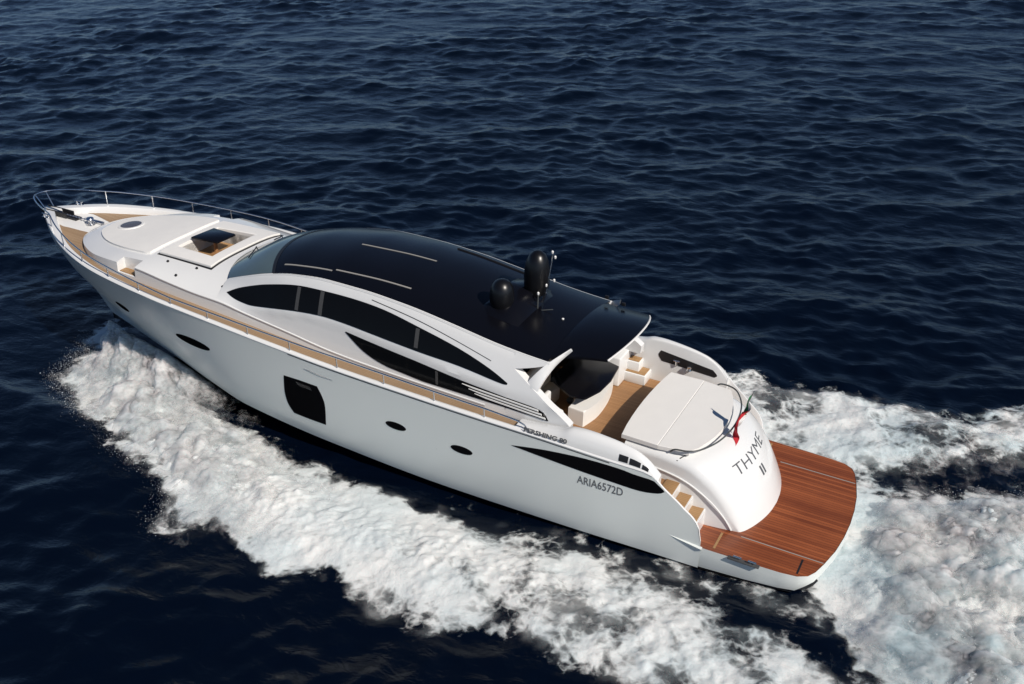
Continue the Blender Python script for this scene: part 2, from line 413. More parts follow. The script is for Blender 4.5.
# lounge: raised rim pad with the well open in the middle
RIM = [(18.95, 1.28), (17.10, 1.33), (17.02, -1.42), (19.02, -1.32)]
def ring(name, outer, inner, h0, h1, mat, parent, bev=.02):
    mm = MB(); o2 = outer; i2 = inner; n = 4; sub = 10
    def seg(q): return [tuple(np.array(q[a])*(1-k/sub)+np.array(q[(a+1) % 4])*k/sub) for a in range(4) for k in range(sub)]
    O, I = seg(o2), seg(i2)
    def lift(p, h): return (p[0], p[1], trunk_z(*p)+h)
    rows = [[lift(p, h0) for p in O], [lift(p, h1-bev) for p in O], [lift(tuple(np.array(p)*.985+np.array(q)*.015), h1) for p, q in zip(O, I)],
            [lift(tuple(np.array(p)*.3+np.array(q)*.7), h1+.004) for p, q in zip(O, I)],
            [lift(tuple(np.array(p)*.04+np.array(q)*.96), h1) for p, q in zip(O, I)], [lift(p, h1-bev) for p in I], [(p[0], p[1], 3.1) for p in I]]
    mm.grid(rows, True)
    return mm.out(name, mat, parent, angle=40)
ring('lounge_rim', [(19.0, 1.33), (17.03, 1.39), (16.95, -1.48), (19.07, -1.37)], [(18.83, .95), (17.28, 1.06), (17.28, -1.04), (18.83, -.94)], -.02, .012, DARK, TRUNK, .004)
ring('lounge_seat', RIM, WELL, -.01, .065, VINYL, TRUNK)
# seat walls inside the well
m = MB(); q = [(a, b) for a, b in WELL]
for i in range(4):
    a, b = q[i], q[(i+1) % 4]
    m.add([(a[0], a[1], 3.09), (b[0], b[1], 3.09), (b[0], b[1], 3.45), (a[0], a[1], 3.45)], [(0, 1, 2, 3)])
m.out('seat_front', SATIN, TRUNK, smooth=False)
for sg in (1, -1):
    m = MB(); m.grid([[(x, sg*(YR(x)+a), ZCR(x)+c) for a, c in ((.0, -.05), (.022, -.012), (.018, .012), (-.05, .035))] for x in xr(8.3, 19.05, 60)])
    m.out('side_ridge', WHITE, SUPER, angle=60)
# foredeck hatch
m = MB(); c = (21.38, -.03)
rim = [[(c[0]+r*.30*math.cos(a), c[1]+r*.30*math.sin(a), trunk_z(c[0]+r*.3*math.cos(a), c[1]+r*.3*math.sin(a))+h) for a in xr(0, 2*math.pi, 33)[:-1]] for r, h in ((1.28, .045), (1.22, .075), (1.0, .08))]
m.grid(rim, True); HT = m.out('deck_hatch', SATIN, TRUNK)
m = MB(); m.grid([[(c[0]+r*.30*math.cos(a), c[1]+r*.30*math.sin(a), trunk_z(c[0]+r*.3*math.cos(a), c[1]+r*.3*math.sin(a))+.079+.01*(1-r)) for a in xr(0, 2*math.pi, 33)[:-1]] for r in (1.0, .6, .02)], True)
m.out('hatch_glass', pmat('smoked_acrylic', (.085, .08, .09), .25), HT)
# deck fittings: small dark studs on the trunk
for x, y in ((18.43, 1.52), (17.45, 1.48), (16.3, 1.80), (16.35, -1.8), (17.8, 1.9)):
    MB().lathe([(.035, -.02), (.035, .03), (.02, .045)], (x, y, trunk_z(x, y) if x > 16.3 else 3.28), 12).out('deck_light', DARK, TRUNK)
def cabf(sg):
    def f(x, z, off):
        return (x, sg*(cab_y(x, z)+off), z)
    return f
UW = spline([(16.009, 3.288), (15.672, 3.452), (15.128, 3.652), (14.666, 3.79), (13.996, 3.945), (13.3, 4.02), (12.166, 4.037), (11.224, 3.974), (10.227, 3.795), (9.131, 3.565), (8.3, 3.32), (7.80, 3.12)], 4)+ \
     spline([(7.80, 3.09), (8.027, 3.09), (9.041, 3.205), (10.046, 3.265), (11.087, 3.35), (12.168, 3.445), (13.0, 3.468), (13.987, 3.37), (14.972, 3.21), (15.37, 3.194), (15.709, 3.222), (16.009, 3.284)], 4)
LW = spline([(12.20, 3.235), (11.752, 2.921), (11.342, 2.745), (10.938, 2.654)], 4)+[(9.969, 2.565), (8.921, 2.56), (7.8, 2.555), (6.72, 2.535)]+ \
     spline([(6.70, 2.54), (6.941, 2.74), (7.835, 2.80), (8.933, 2.88), (9.985, 3.0), (11.158, 3.12), (12.18, 3.25)], 4)
def cabext(x, z):      # side plane carried on aft of the skin
    return cab_y(x, z)
for sg in (1, -1):
    f = cabf(sg)
    W = MB().patch(UW, f, .012, .03).out('side_window', GLASS, SUPER)
    for a, b, zt, zb in ((13.74, 13.64, 3.97, 3.44), (13.04, 12.93, 4.02, 3.48), (10.30, 10.20, 3.77, 3.345)):
        MB().patch([(a, zt), (b, zt), (b-.03, zb), (a-.03, zb)], f, .016, .01).out('window_pillar', GREYP, W)
    LWp = [(x, z) for x, z in LW if x > 6.5]
    W2 = MB().patch(LWp, f, .012, .03).out('lower_side_window', GLASS, SUPER)
    MB().patch([(9.65, 2.93), (9.58, 2.92), (9.56, 2.60), (9.62, 2.60)], f, .016, .01).out('window_pillar', GREYP, W2)
    for (x0, z0), (x1, z1) in (((8.92, 2.825), (6.97, 2.725)), ((8.74, 2.745), (6.88, 2.655)), ((8.58, 2.672), (6.78, 2.585))):
        MB().patch([(x0, z0), (x1, z1+.014), (x1-.02, z1-.016), (x0-.30, z0-.040)], f, .036, .04).out('window_louvre', WHITE, W2)
    # fine seam above the window's aft half
    MB().patch(spline([(11.6, 4.125), (10.4, 3.96), (9.3, 3.73), (8.3, 3.49)], 5)+spline([(8.3, 3.475), (9.3, 3.715), (10.4, 3.943), (11.6, 4.108)], 5), f, .004, .004).out('band_seam', GREYP, SUPER)
# C-pillar strut and the tip of the roof band
for sg in (1, -1):
    f = cabf(sg)
    m = MB()
    pol = [(7.80, 3.52), (7.74, 3.42), (7.1, 2.93), (6.35, 2.66), (6.20, 2.60), (6.22, 2.38), (6.75, 2.36), (7.80, 2.36)]
    pol = [(7.80, 3.52), (7.70, 3.44), (6.60, 2.83), (6.27, 2.62), (6.18, 2.55), (6.20, 2.33), (7.80, 2.33)]
    m.patch(pol, f, .0, .20); m.patch(pol[::-1], f, -.20, 0)
    st = m.out('roof_strut', WHITE, SUPER, angle=24)
    m = MB(); rows = []
    for x in xr(7.78, 6.93, 10):
        k = (7.78-x)/.85; zt = ZE(x); zl = zt-(.33*max(1-k, 0)**.8+.02)
        yy = [cab_y(x, zl+(zt-zl)*j/4) for j in range(5)]
        o = [(x, sg*yy[j], zl+(zt-zl)*j/4) for j in range(5)]
        o += [(x, sg*(YE(x)-.05), zt-.0), (x, sg*(YE(x)-.14), zl+.01)]
        rows.append(o)
    m.grid(rows, True); m.out('roof_band_tip', WHITE, SUPER, angle=24)

# roof and windscreen (one crowned surface cut where the glass begins)
def wsb(v): return np.interp(abs(v), [0, 1], [14.72, 14.62])
m = MB(); rows = []
VV = xr(-1, 1, 33)
for i in range(60):
    k = i/59
    rows.append([roof_pt(7.0+(wsb(v)-7.0)*k, v) for v in VV])
m.grid(rows); m.grid([[(x, y*.995, z-.07) for x, y, z in r] for r in rows])
m.grid([[rows[0][j], (rows[0][j][0], rows[0][j][1]*.995, rows[0][j][2]-.07)] for j in range(33)])
ROOF = m.out('roof', BLACK, SUPER, angle=40)
m = MB(); m.grid([[roof_pt(wsb(v)+.02+(16.2-wsb(v)-.02)*k, v*.985) for v in VV] for k in xr(0, 1, 14)])
WS = m.out('windscreen', WSG, SUPER, angle=60)
m = MB(); m.grid([[roof_pt(wsb(v)-.05+.075*k, v) for v in VV] for k in (0, .5, 1)])
m2 = MB(); m2.grid([[(p[0], p[1], p[2]+.006) for p in [roof_pt(wsb(v)-.06+.10*k, v*.99) for v in VV]] for k in (0, .5, 1)]); m2.out('windscreen_header', DARK, WS)
# dashboard seen as dark and pale shapes on the inside of the glass: wipers
for y0, y1 in ((.15, .95), (-.9, -.1)):
    pts = []
    for k in xr(0, 1, 6):
        x = 16.45-k*.35; y = y0+(y1-y0)*k; pts.append((x, y, roof_z(min(x, 16.3), y)+.03 if x < 16.4 else trunk_z(x, y)+.05))
    MB().tube(pts, .016, 6).out('wiper', DARK, WS)
# white side band: from the window's upper edge round to the black roof
m = MB()
for sg in (1, -1):
    m.grid([[(x, sg*(YE(x)+a), ZE(x)+b) for a, b in ((.010, -.05), (.010, -.012), (-.008, .004), (-.03, .008), (-.04, -.004))] for x in xr(6.95, 16.2, 80)])
m.out('roof_edge_band', WHITE, SUPER, angle=60)
# aft sliding roof panel
def aft_pt(k, v):
    x = 7.02-(7.02-5.80)*k; ye = 1.62-.36*k**.5; q = 1-abs(v)**2.2
    return (x-.26*k*q, ye*v, 3.735+.13*k**.7+.20*q)
m = MB(); rows = [[aft_pt(k, v) for v in VV] for k in xr(0, 1, 12)]
m.grid([[(p[0], p[1], p[2]+.012) for p in r] for r in rows]); m.grid([[(p[0], p[1], p[2]-.05) for p in r] for r in rows])
edge = rows[-1]; m.grid([[(p[0], p[1], p[2]+.012), (p[0], p[1], p[2]-.05)] for p in edge])
for e in (0, -1): m.grid([[(r[e][0], r[e][1], r[e][2]+.012), (r[e][0], r[e][1], r[e][2]-.05)] for r in rows])
m.out('sliding_roof_panel', BLACK, ROOF, angle=40)
MB().tube([(p[0]-.012, p[1], p[2]-.01) for p in edge], .022, 6).out('roof_edge_trim', SATIN, ROOF)
# thin trim strips on the roof
for a, b in (((14.50, 1.42), (13.05, 1.40)), ((12.98, 1.33), (10.90, 1.20)), ((13.2, -.08), (11.1, -.28))):
    pts = [(a[0]+(b[0]-a[0])*k, a[1]+(b[1]-a[1])*k) for k in xr(0, 1, 14)]
    m = MB(); m.grid([[(x, y+d, roof_z(x, y+d)+h) for d, h in ((-.020, -.01), (-.016, .012), (.016, .012), (.020, -.01))] for x, y in pts]); m.out('roof_trim_strip', GREYC, ROOF)
for sg in (-1,):      # dark step line near the roof's far edge
    m = MB(); m.grid([[(x, sg*(1.48+d), roof_z(x, 1.48+d)+h) for d, h in ((-.03, -.01), (-.02, .03), (.02, .03), (.03, -.01))] for x in xr(9.0, 11.2, 14)]); m.out('roof_rail', DARK, ROOF)
# radar mast, domes, antenna
zr = roof_z(8.5, 0)
m = MB(); rows = []
for k in xr(0, 1, 9):
    y = -1.05+2.1*k; h = .30*math.sin(math.pi*min(max(k, 0), 1))**.6
    rows.append([(9.2, y, roof_z(9.2, y)-.02), (8.95, y, roof_z(8.9, y)+h), (8.35, y, roof_z(8.4, y)+h*1.05), (8.1, y, roof_z(8.1, y)-.02)])
m.grid(rows); MAST = m.out('radar_mast', BLACK, ROOF, angle=50)
def dome(x, y, z, r, h, nm):
    pr = [(r*.80, 0), (r*.86, .05), (r*.98, h*.20), (r, h*.38), (r*.97, h*.58), (r*.86, h*.76), (r*.62, h*.91), (r*.3, h*.985), (r*.03, h)]
    MB().lathe(pr, (x, y, z), 32).out(nm, DOMEM, MAST)
DOMEM = pmat('black_radome', (.004, .004, .005), .33, vary=.1)
dome(8.34, -.30, zr+.17, .31, 1.08, 'satellite_dome'); dome(8.78, .62, zr+.05, .29, .72, 'satellite_dome')
m = MB().tube([(8.15, -.25, zr-.04), (8.06, -.25, zr+.25)], [.03, .03]).tube([(8.06, -.25, zr+.2), (8.0, -.42, zr+1.22)], [.016, .012]); m.out('antenna', STEEL, MAST)
for x, y, z in ((8.02, -.42, zr+1.20), (7.99, -.52, zr+1.04), (7.98, -.50, zr+.45), (8.12, .05, zr+.30), (8.05, -.22, zr+.42)):
    MB().lathe([(.022, 0), (.03, .02), (.03, .055), (.012, .075)], (x, y, z), 10).out('navigation_light', SATIN, MAST)
MB().tube([(8.12, .05, zr-.06), (8.12, .05, zr+.30)], .018).tube([(8.14, .1, zr-.1), (7.75, -.02, zr-.02)], .012).out('antenna_bracket', GREYT, MAST)
MB().lathe([(.03, 0), (.03, .02), (.012, .03)], (7.42, .12, roof_z(7.42, .12)+.0), 10).out('navigation_light', SATIN, ROOF)
for x, y in ((7.0, -1.5), (6.5, -1.35)):
    k = (7.02-x)/1.22; MB().box((x-.05, y-.02, 3.90), (x+.05, y+.02, 3.99), .008).out('panel_catch', DARK, ROOF)

# curved aft arch supports from the strut up to the roof
for sg in (1, -1):
    A = spline([(7.45, 2.06, 3.08), (7.35, 2.03, 3.24), (7.03, 1.86, 3.66), (6.61, 1.43, 4.01)], 6)
    B = spline([(7.05, 2.10, 2.95), (7.05, 2.06, 3.17), (6.86, 1.72, 3.62), (6.60, 1.40, 3.94)], 6)
    m = MB(); rows = []
    for a, b in zip(A, B):
        a = np.array(a); b = np.array(b); d = np.array((-.0, -.055, -.035)); mid = (a+b)/2+np.array((0, .03, .02))
        rows.append([tuple(p*np.array((1, sg, 1))) for p in (a, mid, b, b+d, a+d)])
    m.grid(rows, True); m.out('roof_support', WHITE, SUPER, angle=50)
# aft bulkhead of the saloon with glass doors, under the roof
m = MB().box((8.0, -1.80, 1.55), (8.08, 1.80, 3.60)); BK = m.out('saloon_bulkhead', BEIGE, SUPER, smooth=False)
for y in (-1.2, 0, 1.2): MB().box((7.975, y-.56, 1.6), (7.999, y+.56, 3.3)).out('saloon_door', GLASS, BK, smooth=False)
MB().box((7.05, -1.72, 3.60), (7.97, 1.72, 3.64)).out('cockpit_ceiling', BEIGE, SUPER, smooth=False)

# ------------- cockpit
m = MB(); m.add([(3.95, -2.38, 1.55), (3.95, 2.38, 1.55), (8.0, 2.2, 1.55), (8.0, -2.2, 1.55)], [(0, 1, 2, 3)]); m.out('cockpit_floor', TEAKC, Y, smooth=False)
# bulwarks each side: outer skin above the sheer, rounded top, inner wall
ZB = pchip([3.95, 4.05, 4.2, 4.35, 4.6, 5.1, 5.7, 6.0, 6.25, 6.6, 7.3], [2.10, 2.21, 2.36, 2.47, 2.58, 2.67, 2.71, 2.69, 2.60, 2.53, 2.46])
for sg in (1, -1):
    m = MB(); rows = []
    for x in xr(3.97, 7.3, 50):
        yo = YS(x)-.012; zt = ZB(x); yi = 2.30 if x < 6.2 else 2.30-.02*(x-6.2); z0 = ZS(x)-.02; h = max(zt-z0, .03)
        zi = 1.5 if x > 4.25 else 1.5
        rows.append([(x, sg*p, q) for p, q in ((yo, z0), (yo-.015, z0+h*.35), (yo-.06, z0+h*.70), (yo-.12, z0+h*.9), (yo-.2, zt), (yi+.06, zt+.0), (yi+.015, zt-.02), (yi, zt-.06), (yi, zi))])
    m.grid(rows); n = 9
    m.f.append(tuple(range(n))); m.f.append(tuple(range((49)*n, 50*n))[::-1])
    BW = m.out('bulwark', WHITE, Y, angle=35)
    # engine-room air vents, three dark slots at the aft end
    for x0, x1 in ((4.86, 4.66), (4.62, 4.38), (4.34, 4.20)):
        def bf(x, q, off): 
            yo = YS(x)-.012; z0 = ZS(x)-.02; h = max(ZB(x)-z0, .03); return (x, sg*(yo-.015-.045*max(0, (q-.35)/.35)+off), z0+h*q)
        MB().patch([(x0, .22), (x1, .25), (x1, .62), (x0, .60)], bf, .010, .02, .1, .2).out('air_vent', DARK, BW)
    if sg == -1:
        # long mooring recess in the inner face
        MB().patch(spline([(5.74, 2.44), (5.80, 2.30), (5.70, 2.15)], 4)+spline([(4.30, 2.07), (4.24, 2.14), (4.36, 2.26)], 4), lambda x, z, o: (x, -2.30+o, z), .006, .02).out('mooring_recess', DARK, BW)
        MB().tube([(5.3, -2.28, 2.14), (5.3, -2.27, 2.26)], .035).tube([(5.22, -2.27, 2.26), (5.38, -2.27, 2.26)], .025).out('mooring_cleat', STEEL, BW)
        MB().lathe([(.07, 0), (.05, .06), (.07, .11), (.03, .12)], (4.95, -2.25, 2.11), 14).out('winch', STEEL, BW)
# outboard wing down to the platform: inner face
for sg in (1, -1):
    m = MB(); xs = xr(2.92, 4.0, 16)
    m.grid([[(x, sg*(YS(x)-.004), ZS(x)), (x, sg*(YS(x)-.03), ZS(x)+.012), (x, sg*(YS(x)-.05), ZS(x)+.008), (x, sg*(YS(x)-.06), ZS(x)-.02), (x, sg*(YS(x)-.06), .60)] for x in xs])
    m.out('quarter_wing', WHITE, Y, angle=40)
    # steps up from the platform
    stp = [(3.10, 3.42, .66, 1.10), (3.40, 3.72, 1.10, 1.36)]
    SM = MB()
    for x0, x1, z0, z1 in stp: SM.box((x0+.0, 1.50*sg if sg > 0 else -2.37, .5), (x1+.6, 2.37 if sg > 0 else -1.50, z1-.022), .006)
    SM.box((3.72, 1.5 if sg > 0 else -2.37, .5), (4.4, 2.37 if sg > 0 else -1.5, 1.545), .006)
    ST = SM.out('boarding_steps', WHITE, Y, smooth=False)
    for x0, x1, z0, z1 in stp+[(3.70, 4.05, 1.36, 1.59)]:
        MB().box((x0+.035, (1.60 if sg > 0 else -2.34), z1-.024), (x1-.01, (2.34 if sg > 0 else -1.60), z1-.008), .004).out('step_tread', TREAD, ST)
# stbd side steps up to the side deck
for i, (x0, x1, z1) in enumerate(((5.95, 6.5, 1.82), (6.18, 6.5, 2.08))):
    s = MB().box((x0, -2.31+.0, 1.55), (x1+.05, -1.86 if i == 0 else -2.0, z1), .015).out('side_step', WHITE, Y, angle=50)
    MB().box((x0+.03, -2.29, z1+.002), (x1, -1.9 if i == 0 else -2.04, z1+.016), .004).out('step_tread', TREAD, s)
# starboard wet bar cabinet
m = MB().box((6.50, -2.28, 1.55), (7.25, -1.48, 2.36), .04, 3); CB = m.out('wet_bar', WHITE, Y, angle=50)
# port low locker by the strut
MB().box((6.95, 1.3, 1.55), (7.5, 2.2, 2.1), .05, 3).out('seat_locker', SATIN, Y, angle=50)

# ------------- garage with its rounded transom
m = MB(); NS, NV = 34, 41; rows = []
for i in range(NS):
    s = i/(NS-1); w_ = GW(s); r = []
    ph = xr(-math.pi/2, math.pi/2, NV)
    ys = [w_*math.copysign(abs(math.sin(p))**.6, p) for p in ph]
    p0 = gar_pt(s, w_); r = [(p0[0]+.01, -w_, .64)]+[gar_pt(s, y) for y in ys]+[(p0[0]+.02, w_, .64)]
    rows.append(r)
top = []
for x in (5.1, 4.8, 4.52):
    r = []
    for (a, b, c) in rows[0]: r.append((x, b, c))
    top.append(r)
m.grid(top+rows)
m.f.append(tuple(range(NV+2)))
GAR = m.out('garage', WHITE, Y, angle=38)
# seam line across the transom and lip along the steps
m = MB(); m.grid([[gar_pt(s+d, y) for d in (0, .012)] for s, y in [(.13+.07*(1-(y/1.6)**2)*0, y) for y in xr(-1.62, 1.62, 40)]])
m.v = [(a-.004, b, c+.004) for a, b, c in m.v]; m.out('transom_seam', GREYP, GAR)
for sg in (1, -1):
    pts = spline([(4.9, 1.67, 1.80), (4.2, 1.675, 1.78), (3.6, 1.675, 1.66), (3.05, 1.66, 1.36), (2.7, 1.60, 1.0), (2.5, 1.545, .68)], 6)
    MB().tube([(a, sg*b, c) for a, b, c in pts], .018, 6).out('garage_moulding', WHITE, GAR)
    MB().lathe([(.03, 0), (.03, .01), (.01, .012)], (4.95, sg*1.2, 2.21), 10).out('latch', STEEL, GAR)
MB().tube(spline([(4.05, 1.58, 2.25), (3.95, 1.60, 2.35), (3.68, 1.56, 2.37), (3.46, 1.38, 2.37), (3.23, .9, 2.37), (3.12, .3, 2.37), (3.12, -.3, 2.37), (3.23, -.9, 2.37), (3.46, -1.38, 2.37), (3.68, -1.56, 2.37), (3.95, -1.60, 2.35), (4.05, -1.58, 2.25)], 6), .019, 8).out('transom_rail', GREYT, GAR)
def transom(ua, ub, s0, s1, H):
    def f(u, v, off):
        y = ua+(ub-ua)*u; s = s0+(s1-s0)*v/H; p = np.array(gar_pt(s, y)); q = np.array(gar_pt(s+.02, y)); r = np.array(gar_pt(s, y+.02))
        n = np.cross(q-p, r-p); n /= np.linalg.norm(n); n = -n if n[0] > 0 else n
        return tuple(p+n*off)
    return f
lettering('boat_name', 'THYME', LETTER, GAR, transom(.92, -.74, .545, .435, .29), .40, shear=.12, offset=-.003, depth=.006)
lettering('boat_number', 'II', LETTER, GAR, transom(.16, -.03, .70, .61, .18), .25, offset=.004, depth=.006)

# ------------- swim platform
def plat(grow, sx=0):
    e = []
    q = [(3.4, 2.415), (2.88, 2.425), (1.9, 2.40), (1.2, 2.37), (.86, 2.32), (.66, 2.20), (.55, 2.0), (.45, 1.65), (.33, 1.1), (.27, .55), (.25, 0)]
    for x, y in q:
        if x > 1.8: grow = grow*.45 if x < 2.8 else grow*.1
        e.append((x-grow*(1.15 if y < 2.3 else .3), y+(grow if y > 2.1 else grow*.35 if y > 1.9 else 0)))
    return e+[(x, -y) for x, y in e[-2::-1]]
T = plat(0); O = plat(.10)
m = MB(); ring_ = []
for (grow, z) in ((.10, .42), (.16, .55), (.15, .64), (.11, .675), (.0, .675), (-.0, .66)):
    ring_.append([(x, y, z) for x, y in plat(grow)])
low = [(x, y*.98, np.interp(x, [0, .7, 1.6, 2.9, 3.4], [.30, .28, .19, .12, .12])) for x, y in plat(.04)]
low = [(x+(.10 if x < .7 else 0), y, z) for x, y, z in low]
m.grid([low]+ring_); SP = m.out('swim_platform', HULLW, Y, angle=35)
m = MB(); pts = [(x, y, .664) for x, y in T]; n = len(pts); m.add(pts, [tuple(range(n))]); m.out('platform_teak', MAHO, SP, smooth=False)
m = MB(); pts = [(x, y*.97, .12+.15*(x < 1)) for x, y in plat(0)]; m.add(pts, [tuple(range(len(pts)))]); m.out('platform_bottom', ANTIF, SP, smooth=False)
for sg in (1, -1):
    MB().box((.47, sg*1.62-.012, .6645), (2.25, sg*1.62+.012, .670)).out('platform_seam', GREYC, SP, smooth=False)
    MB().box((2.62, sg*2.0-.30, .6645), (2.67, sg*2.0+.30, .671)).out('platform_hinge', TREAD, SP, smooth=False)
MB().box((.86, 1.72, .6645), (.90, 2.22, .668)).out('platform_slot', DARK, SP, smooth=False)
MB().box((1.62, 2.36, .655), (2.30, 2.475, .684), .01).out('fairlead_plate', GREYP, SP, angle=50)
for x in (1.78, 2.1): MB().tube([(x-.09, 2.42, .74), (x+.09, 2.42, .74)], .022).tube([(x-.04, 2.42, .68), (x-.04, 2.42, .74)], .018).tube([(x+.04, 2.42, .68), (x+.04, 2.42, .74)], .018).out('mooring_cleat', STEEL, SP)
# spray rail / chine fin at the quarter
m = MB(); m.grid([[(x, 2.445+.01*k+o, z) for o, z in ((-.02, .70+k*.12), (.05*(1-k)**.6, .68+k*.12), (-.01, .60+k*.16))] for x, k in [(2.86+.95*k, k) for k in xr(0, 1, 9)]])
m.out('quarter_fin', HULLW, SP)

# ------------- hull windows, ports, marks
def hf(sg):
    def f(x, z, off): return (x, sg*(hull_y(x, z)+off), z)
    return f
HW = spline([(13.75, 1.85), (13.24, 1.86)], 2)[:-1]+[(13.24, 1.86), (12.72, 1.845)]+spline([(12.715, 1.83), (12.60, 1.55), (12.565, 1.25), (12.64, .68)], 4)+[(13.15, .675)]+spline([(13.66, .69), (13.80, .95), (13.83, 1.32), (13.755, 1.84)], 4)
SPEAR = spline([(7.36, 1.945), (6.844, 2.045), (6.328, 2.115), (5.578, 2.165), (4.847, 2.145), (4.508, 2.10), (4.15, 2.08)], 3)+[(4.04, 2.06), (3.83, 1.90)]+spline([(3.80, 1.86), (3.938, 1.775), (4.338, 1.709), (4.92, 1.740), (5.563, 1.79), (6.169, 1.842), (6.843, 1.90), (7.30, 1.935)], 3)
for sg in (1, -1):
    f = hf(sg)
    W = MB().patch(HW, f, .006, .03).out('hull_window', HGLASS, HULL)
    MB().patch([(13.4, 1.78), (12.95, 1.76), (12.9, 1.66), (13.3, 1.68)], f, .010, .01).out('opening_port', BLACK, W)
    for (x, z, L_) in ((10.46, 1.425, .29), (8.66, 1.35, .29), (16.92, 1.815, .66), (20.22, 1.69, .33)):
        pol = [(x+L_*math.copysign(abs(math.cos(a))**1.0, math.cos(a)), z+.105*math.sin(a)*(1 if x < 15 else 1.35)) for a in xr(0, 2*math.pi, 25)[:-1]]
        P = MB().patch(pol, f, .006, .03).out('porthole', HGLASS, HULL)
    MB().patch(SPEAR, f, .006, .03).out('dark_hull_flash', HGLASS, HULL)
    MB().patch([(13.05, 2.28), (12.85, 2.27), (12.2, 2.20), (12.6, 2.20)], f, .012, .03).out('chrome_vent', STEEL, HULL)
lettering('registration_number', 'ARIA6572D', LETTER, HULL, lambda u, v, off: (5.76-1.06*u, hull_y(5.76-1.06*u, 1.45+v-.01*u)+off, 1.455+v-.02*u), .30, offset=.002, depth=.006)
def nf(u, v, off):
    x = 7.06-1.03*u; z0 = 2.425-.02*u; z = z0+v
    return (x, YS(x)-.012+off, z)
lettering('model_name', 'PERSHING 80', LETTER, HULL, nf, .155, shear=.1, offset=.008, depth=.012)

# ------------- rails
def railtop(x): return ZS(x)+np.interp(x, [6.9, 8, 12, 17.2, 19.8, 22.3, 23.5, 25.4], [.20, .27, .32, .22, .34, .42, .46, .50])
for sg in (1, -1):
    xs = [23.45, 22.22, 21.02, 19.75, 18.47, 17.3, 16.06, 14.78, 13.48, 12.08, 10.75, 9.38, 8.08]
    xend = 16.5 if sg < 0 else 6.95
    top = [(x, sg*max(YS(x)-.05, .0), railtop(x)) for x in xr(xend+.3, 23.4, 56)]
    bowp = [(23.9, sg*.90, 3.60), (24.4, sg*.68, 3.60), (24.8, sg*.44, 3.585), (25.03, sg*.20, 3.575), (25.09, 0, 3.57)]
    e0 = (xend, sg*(YS(xend)-.06), ZS(xend)+.03)
    R = MB().tube([e0, (xend+.12, sg*(YS(xend)-.055), (railtop(xend+.3)+ZS(xend))/2+.05)]+spline(top+bowp, 2), .020, 8).out('handrail', STEEL, Y)
    for x in xs:
        if x < xend+.4: continue
        MB().tube([(x-.02, sg*(YS(x)-.06), ZS(x)), (x, sg*(YS(x)-.055), railtop(x))], .015, 6).out('stanchion', STEEL, R)
    MB().tube([(24.72, sg*.14, 3.12), (25.04, sg*.19, 3.57)], .017, 6).out('stanchion', STEEL, R)
# ------------- anchor gear on the bow
m = MB().box((23.55, -.13, 3.02), (24.98, .10, 3.06)); m.box((23.9, -.17, 3.04), (24.99, -.13, 3.17), .01); m.box((23.9, .10, 3.04), (24.99, .14, 3.17), .01)
AN = m.out('anchor_roller', DARK, Y, smooth=False)
MB().tube([(24.2, 0, 3.12), (24.85, 0, 3.16), (25.02, 0, 3.0)], [.03, .035, .05]).out('anchor_shank', STEEL, AN)
m = MB()
for k in range(22):
    x = 22.92+k*.06; m.lathe([(.018, -.012), (.03, 0), (.018, .012)], (x, -.02+.012*(-1)**k, 3.075), 8)
m.out('anchor_chain', STEEL, AN)
MB().lathe([(.14, 0), (.13, .05), (.07, .07), (.07, .13), (.12, .16), (.10, .20), (.02, .21)], (23.05, .0, 2.98), 18).out('windlass', STEEL, AN)
MB().box((22.75, -.25, 2.96), (23.5, -.12, 3.03), .01).out('chain_stopper', STEEL, AN)
for sg in (1, -1):
    m = MB().box((24.02, sg*.62-.05, 3.14), (24.32, sg*.62+.03, 3.19), .01)
    for x in (24.08, 24.26): m.tube([(x, sg*.62, 3.17), (x, sg*.62, 3.28)], .022, 8)
    m.tube([(24.02, sg*.62, 3.28), (24.32, sg*.62, 3.28)], .018, 8); m.out('bow_cleat', STEEL, AN)

# ---------------------------------------------------------------- furniture: things that stand on the yacht
t = thing('foredeck_table', 'square black pedestal table in the sunken white bow lounge', 'table', (18.24, -.1, 3.1))
MB().prism([(17.84, .22), (18.70, .33), (18.62, -.50), (17.80, -.46)][::-1], 3.58, 3.63, .01).out('tabletop', BLACK, t, angle=50)
MB().lathe([(.17, .1), (.17, .12), (.06, .15), (.055, .5), (.12, .58)], (18.24, -.1, 3.0), 16).out('pedestal', TEAKC, t)
t = thing('sun_pad', 'cream sun pad cushion spread over the bow ahead of the sunken lounge', 'cushion', (20.4, 0, 3.35))
pol = spline([(22.10, 0), (21.95, .55), (21.2, 1.08), (20.2, 1.36), (19.36, 1.42)], 5)+[(19.22, 1.36), (19.20, 0)]
pol = pol+[(x, -y) for x, y in pol[-2:0:-1]]
MB().patch(pol, lambda x, y, off: (x, y, trunk_z(x, y)+off), .055, .07, .25, .25).out('cushion', VINYL, t, angle=40)
# aft sun pads
t1 = thing('sun_pad', 'wide white sun pad on the forward half of the garage top beside the cockpit', 'cushion', (4.75, 0, 2.2))
fr = lambda y: 5.24-.02*y*y
MB().prism([(4.352, 1.60), (4.352, -1.60)]+[(5.20+.10*(1-(y/1.6)**2), y) for y in xr(-1.58, 1.58, 9)], 2.225, 2.33, .014, 3).out('cushion', VINYL, t1, smooth=False)
t2 = thing('sun_pad', 'white sun pad with a rounded back edge under the ensign, nearest the transom', 'cushion', (3.85, 0, 2.2))
MB().prism([(4.347, -1.60), (4.347, 1.60), (3.66, 1.50)]+[(3.30+.15*y*y, y) for y in xr(1.25, -1.25, 9)]+[(3.66, -1.50)], 2.225, 2.325, .014, 3).out('cushion', VINYL, t2, smooth=False)
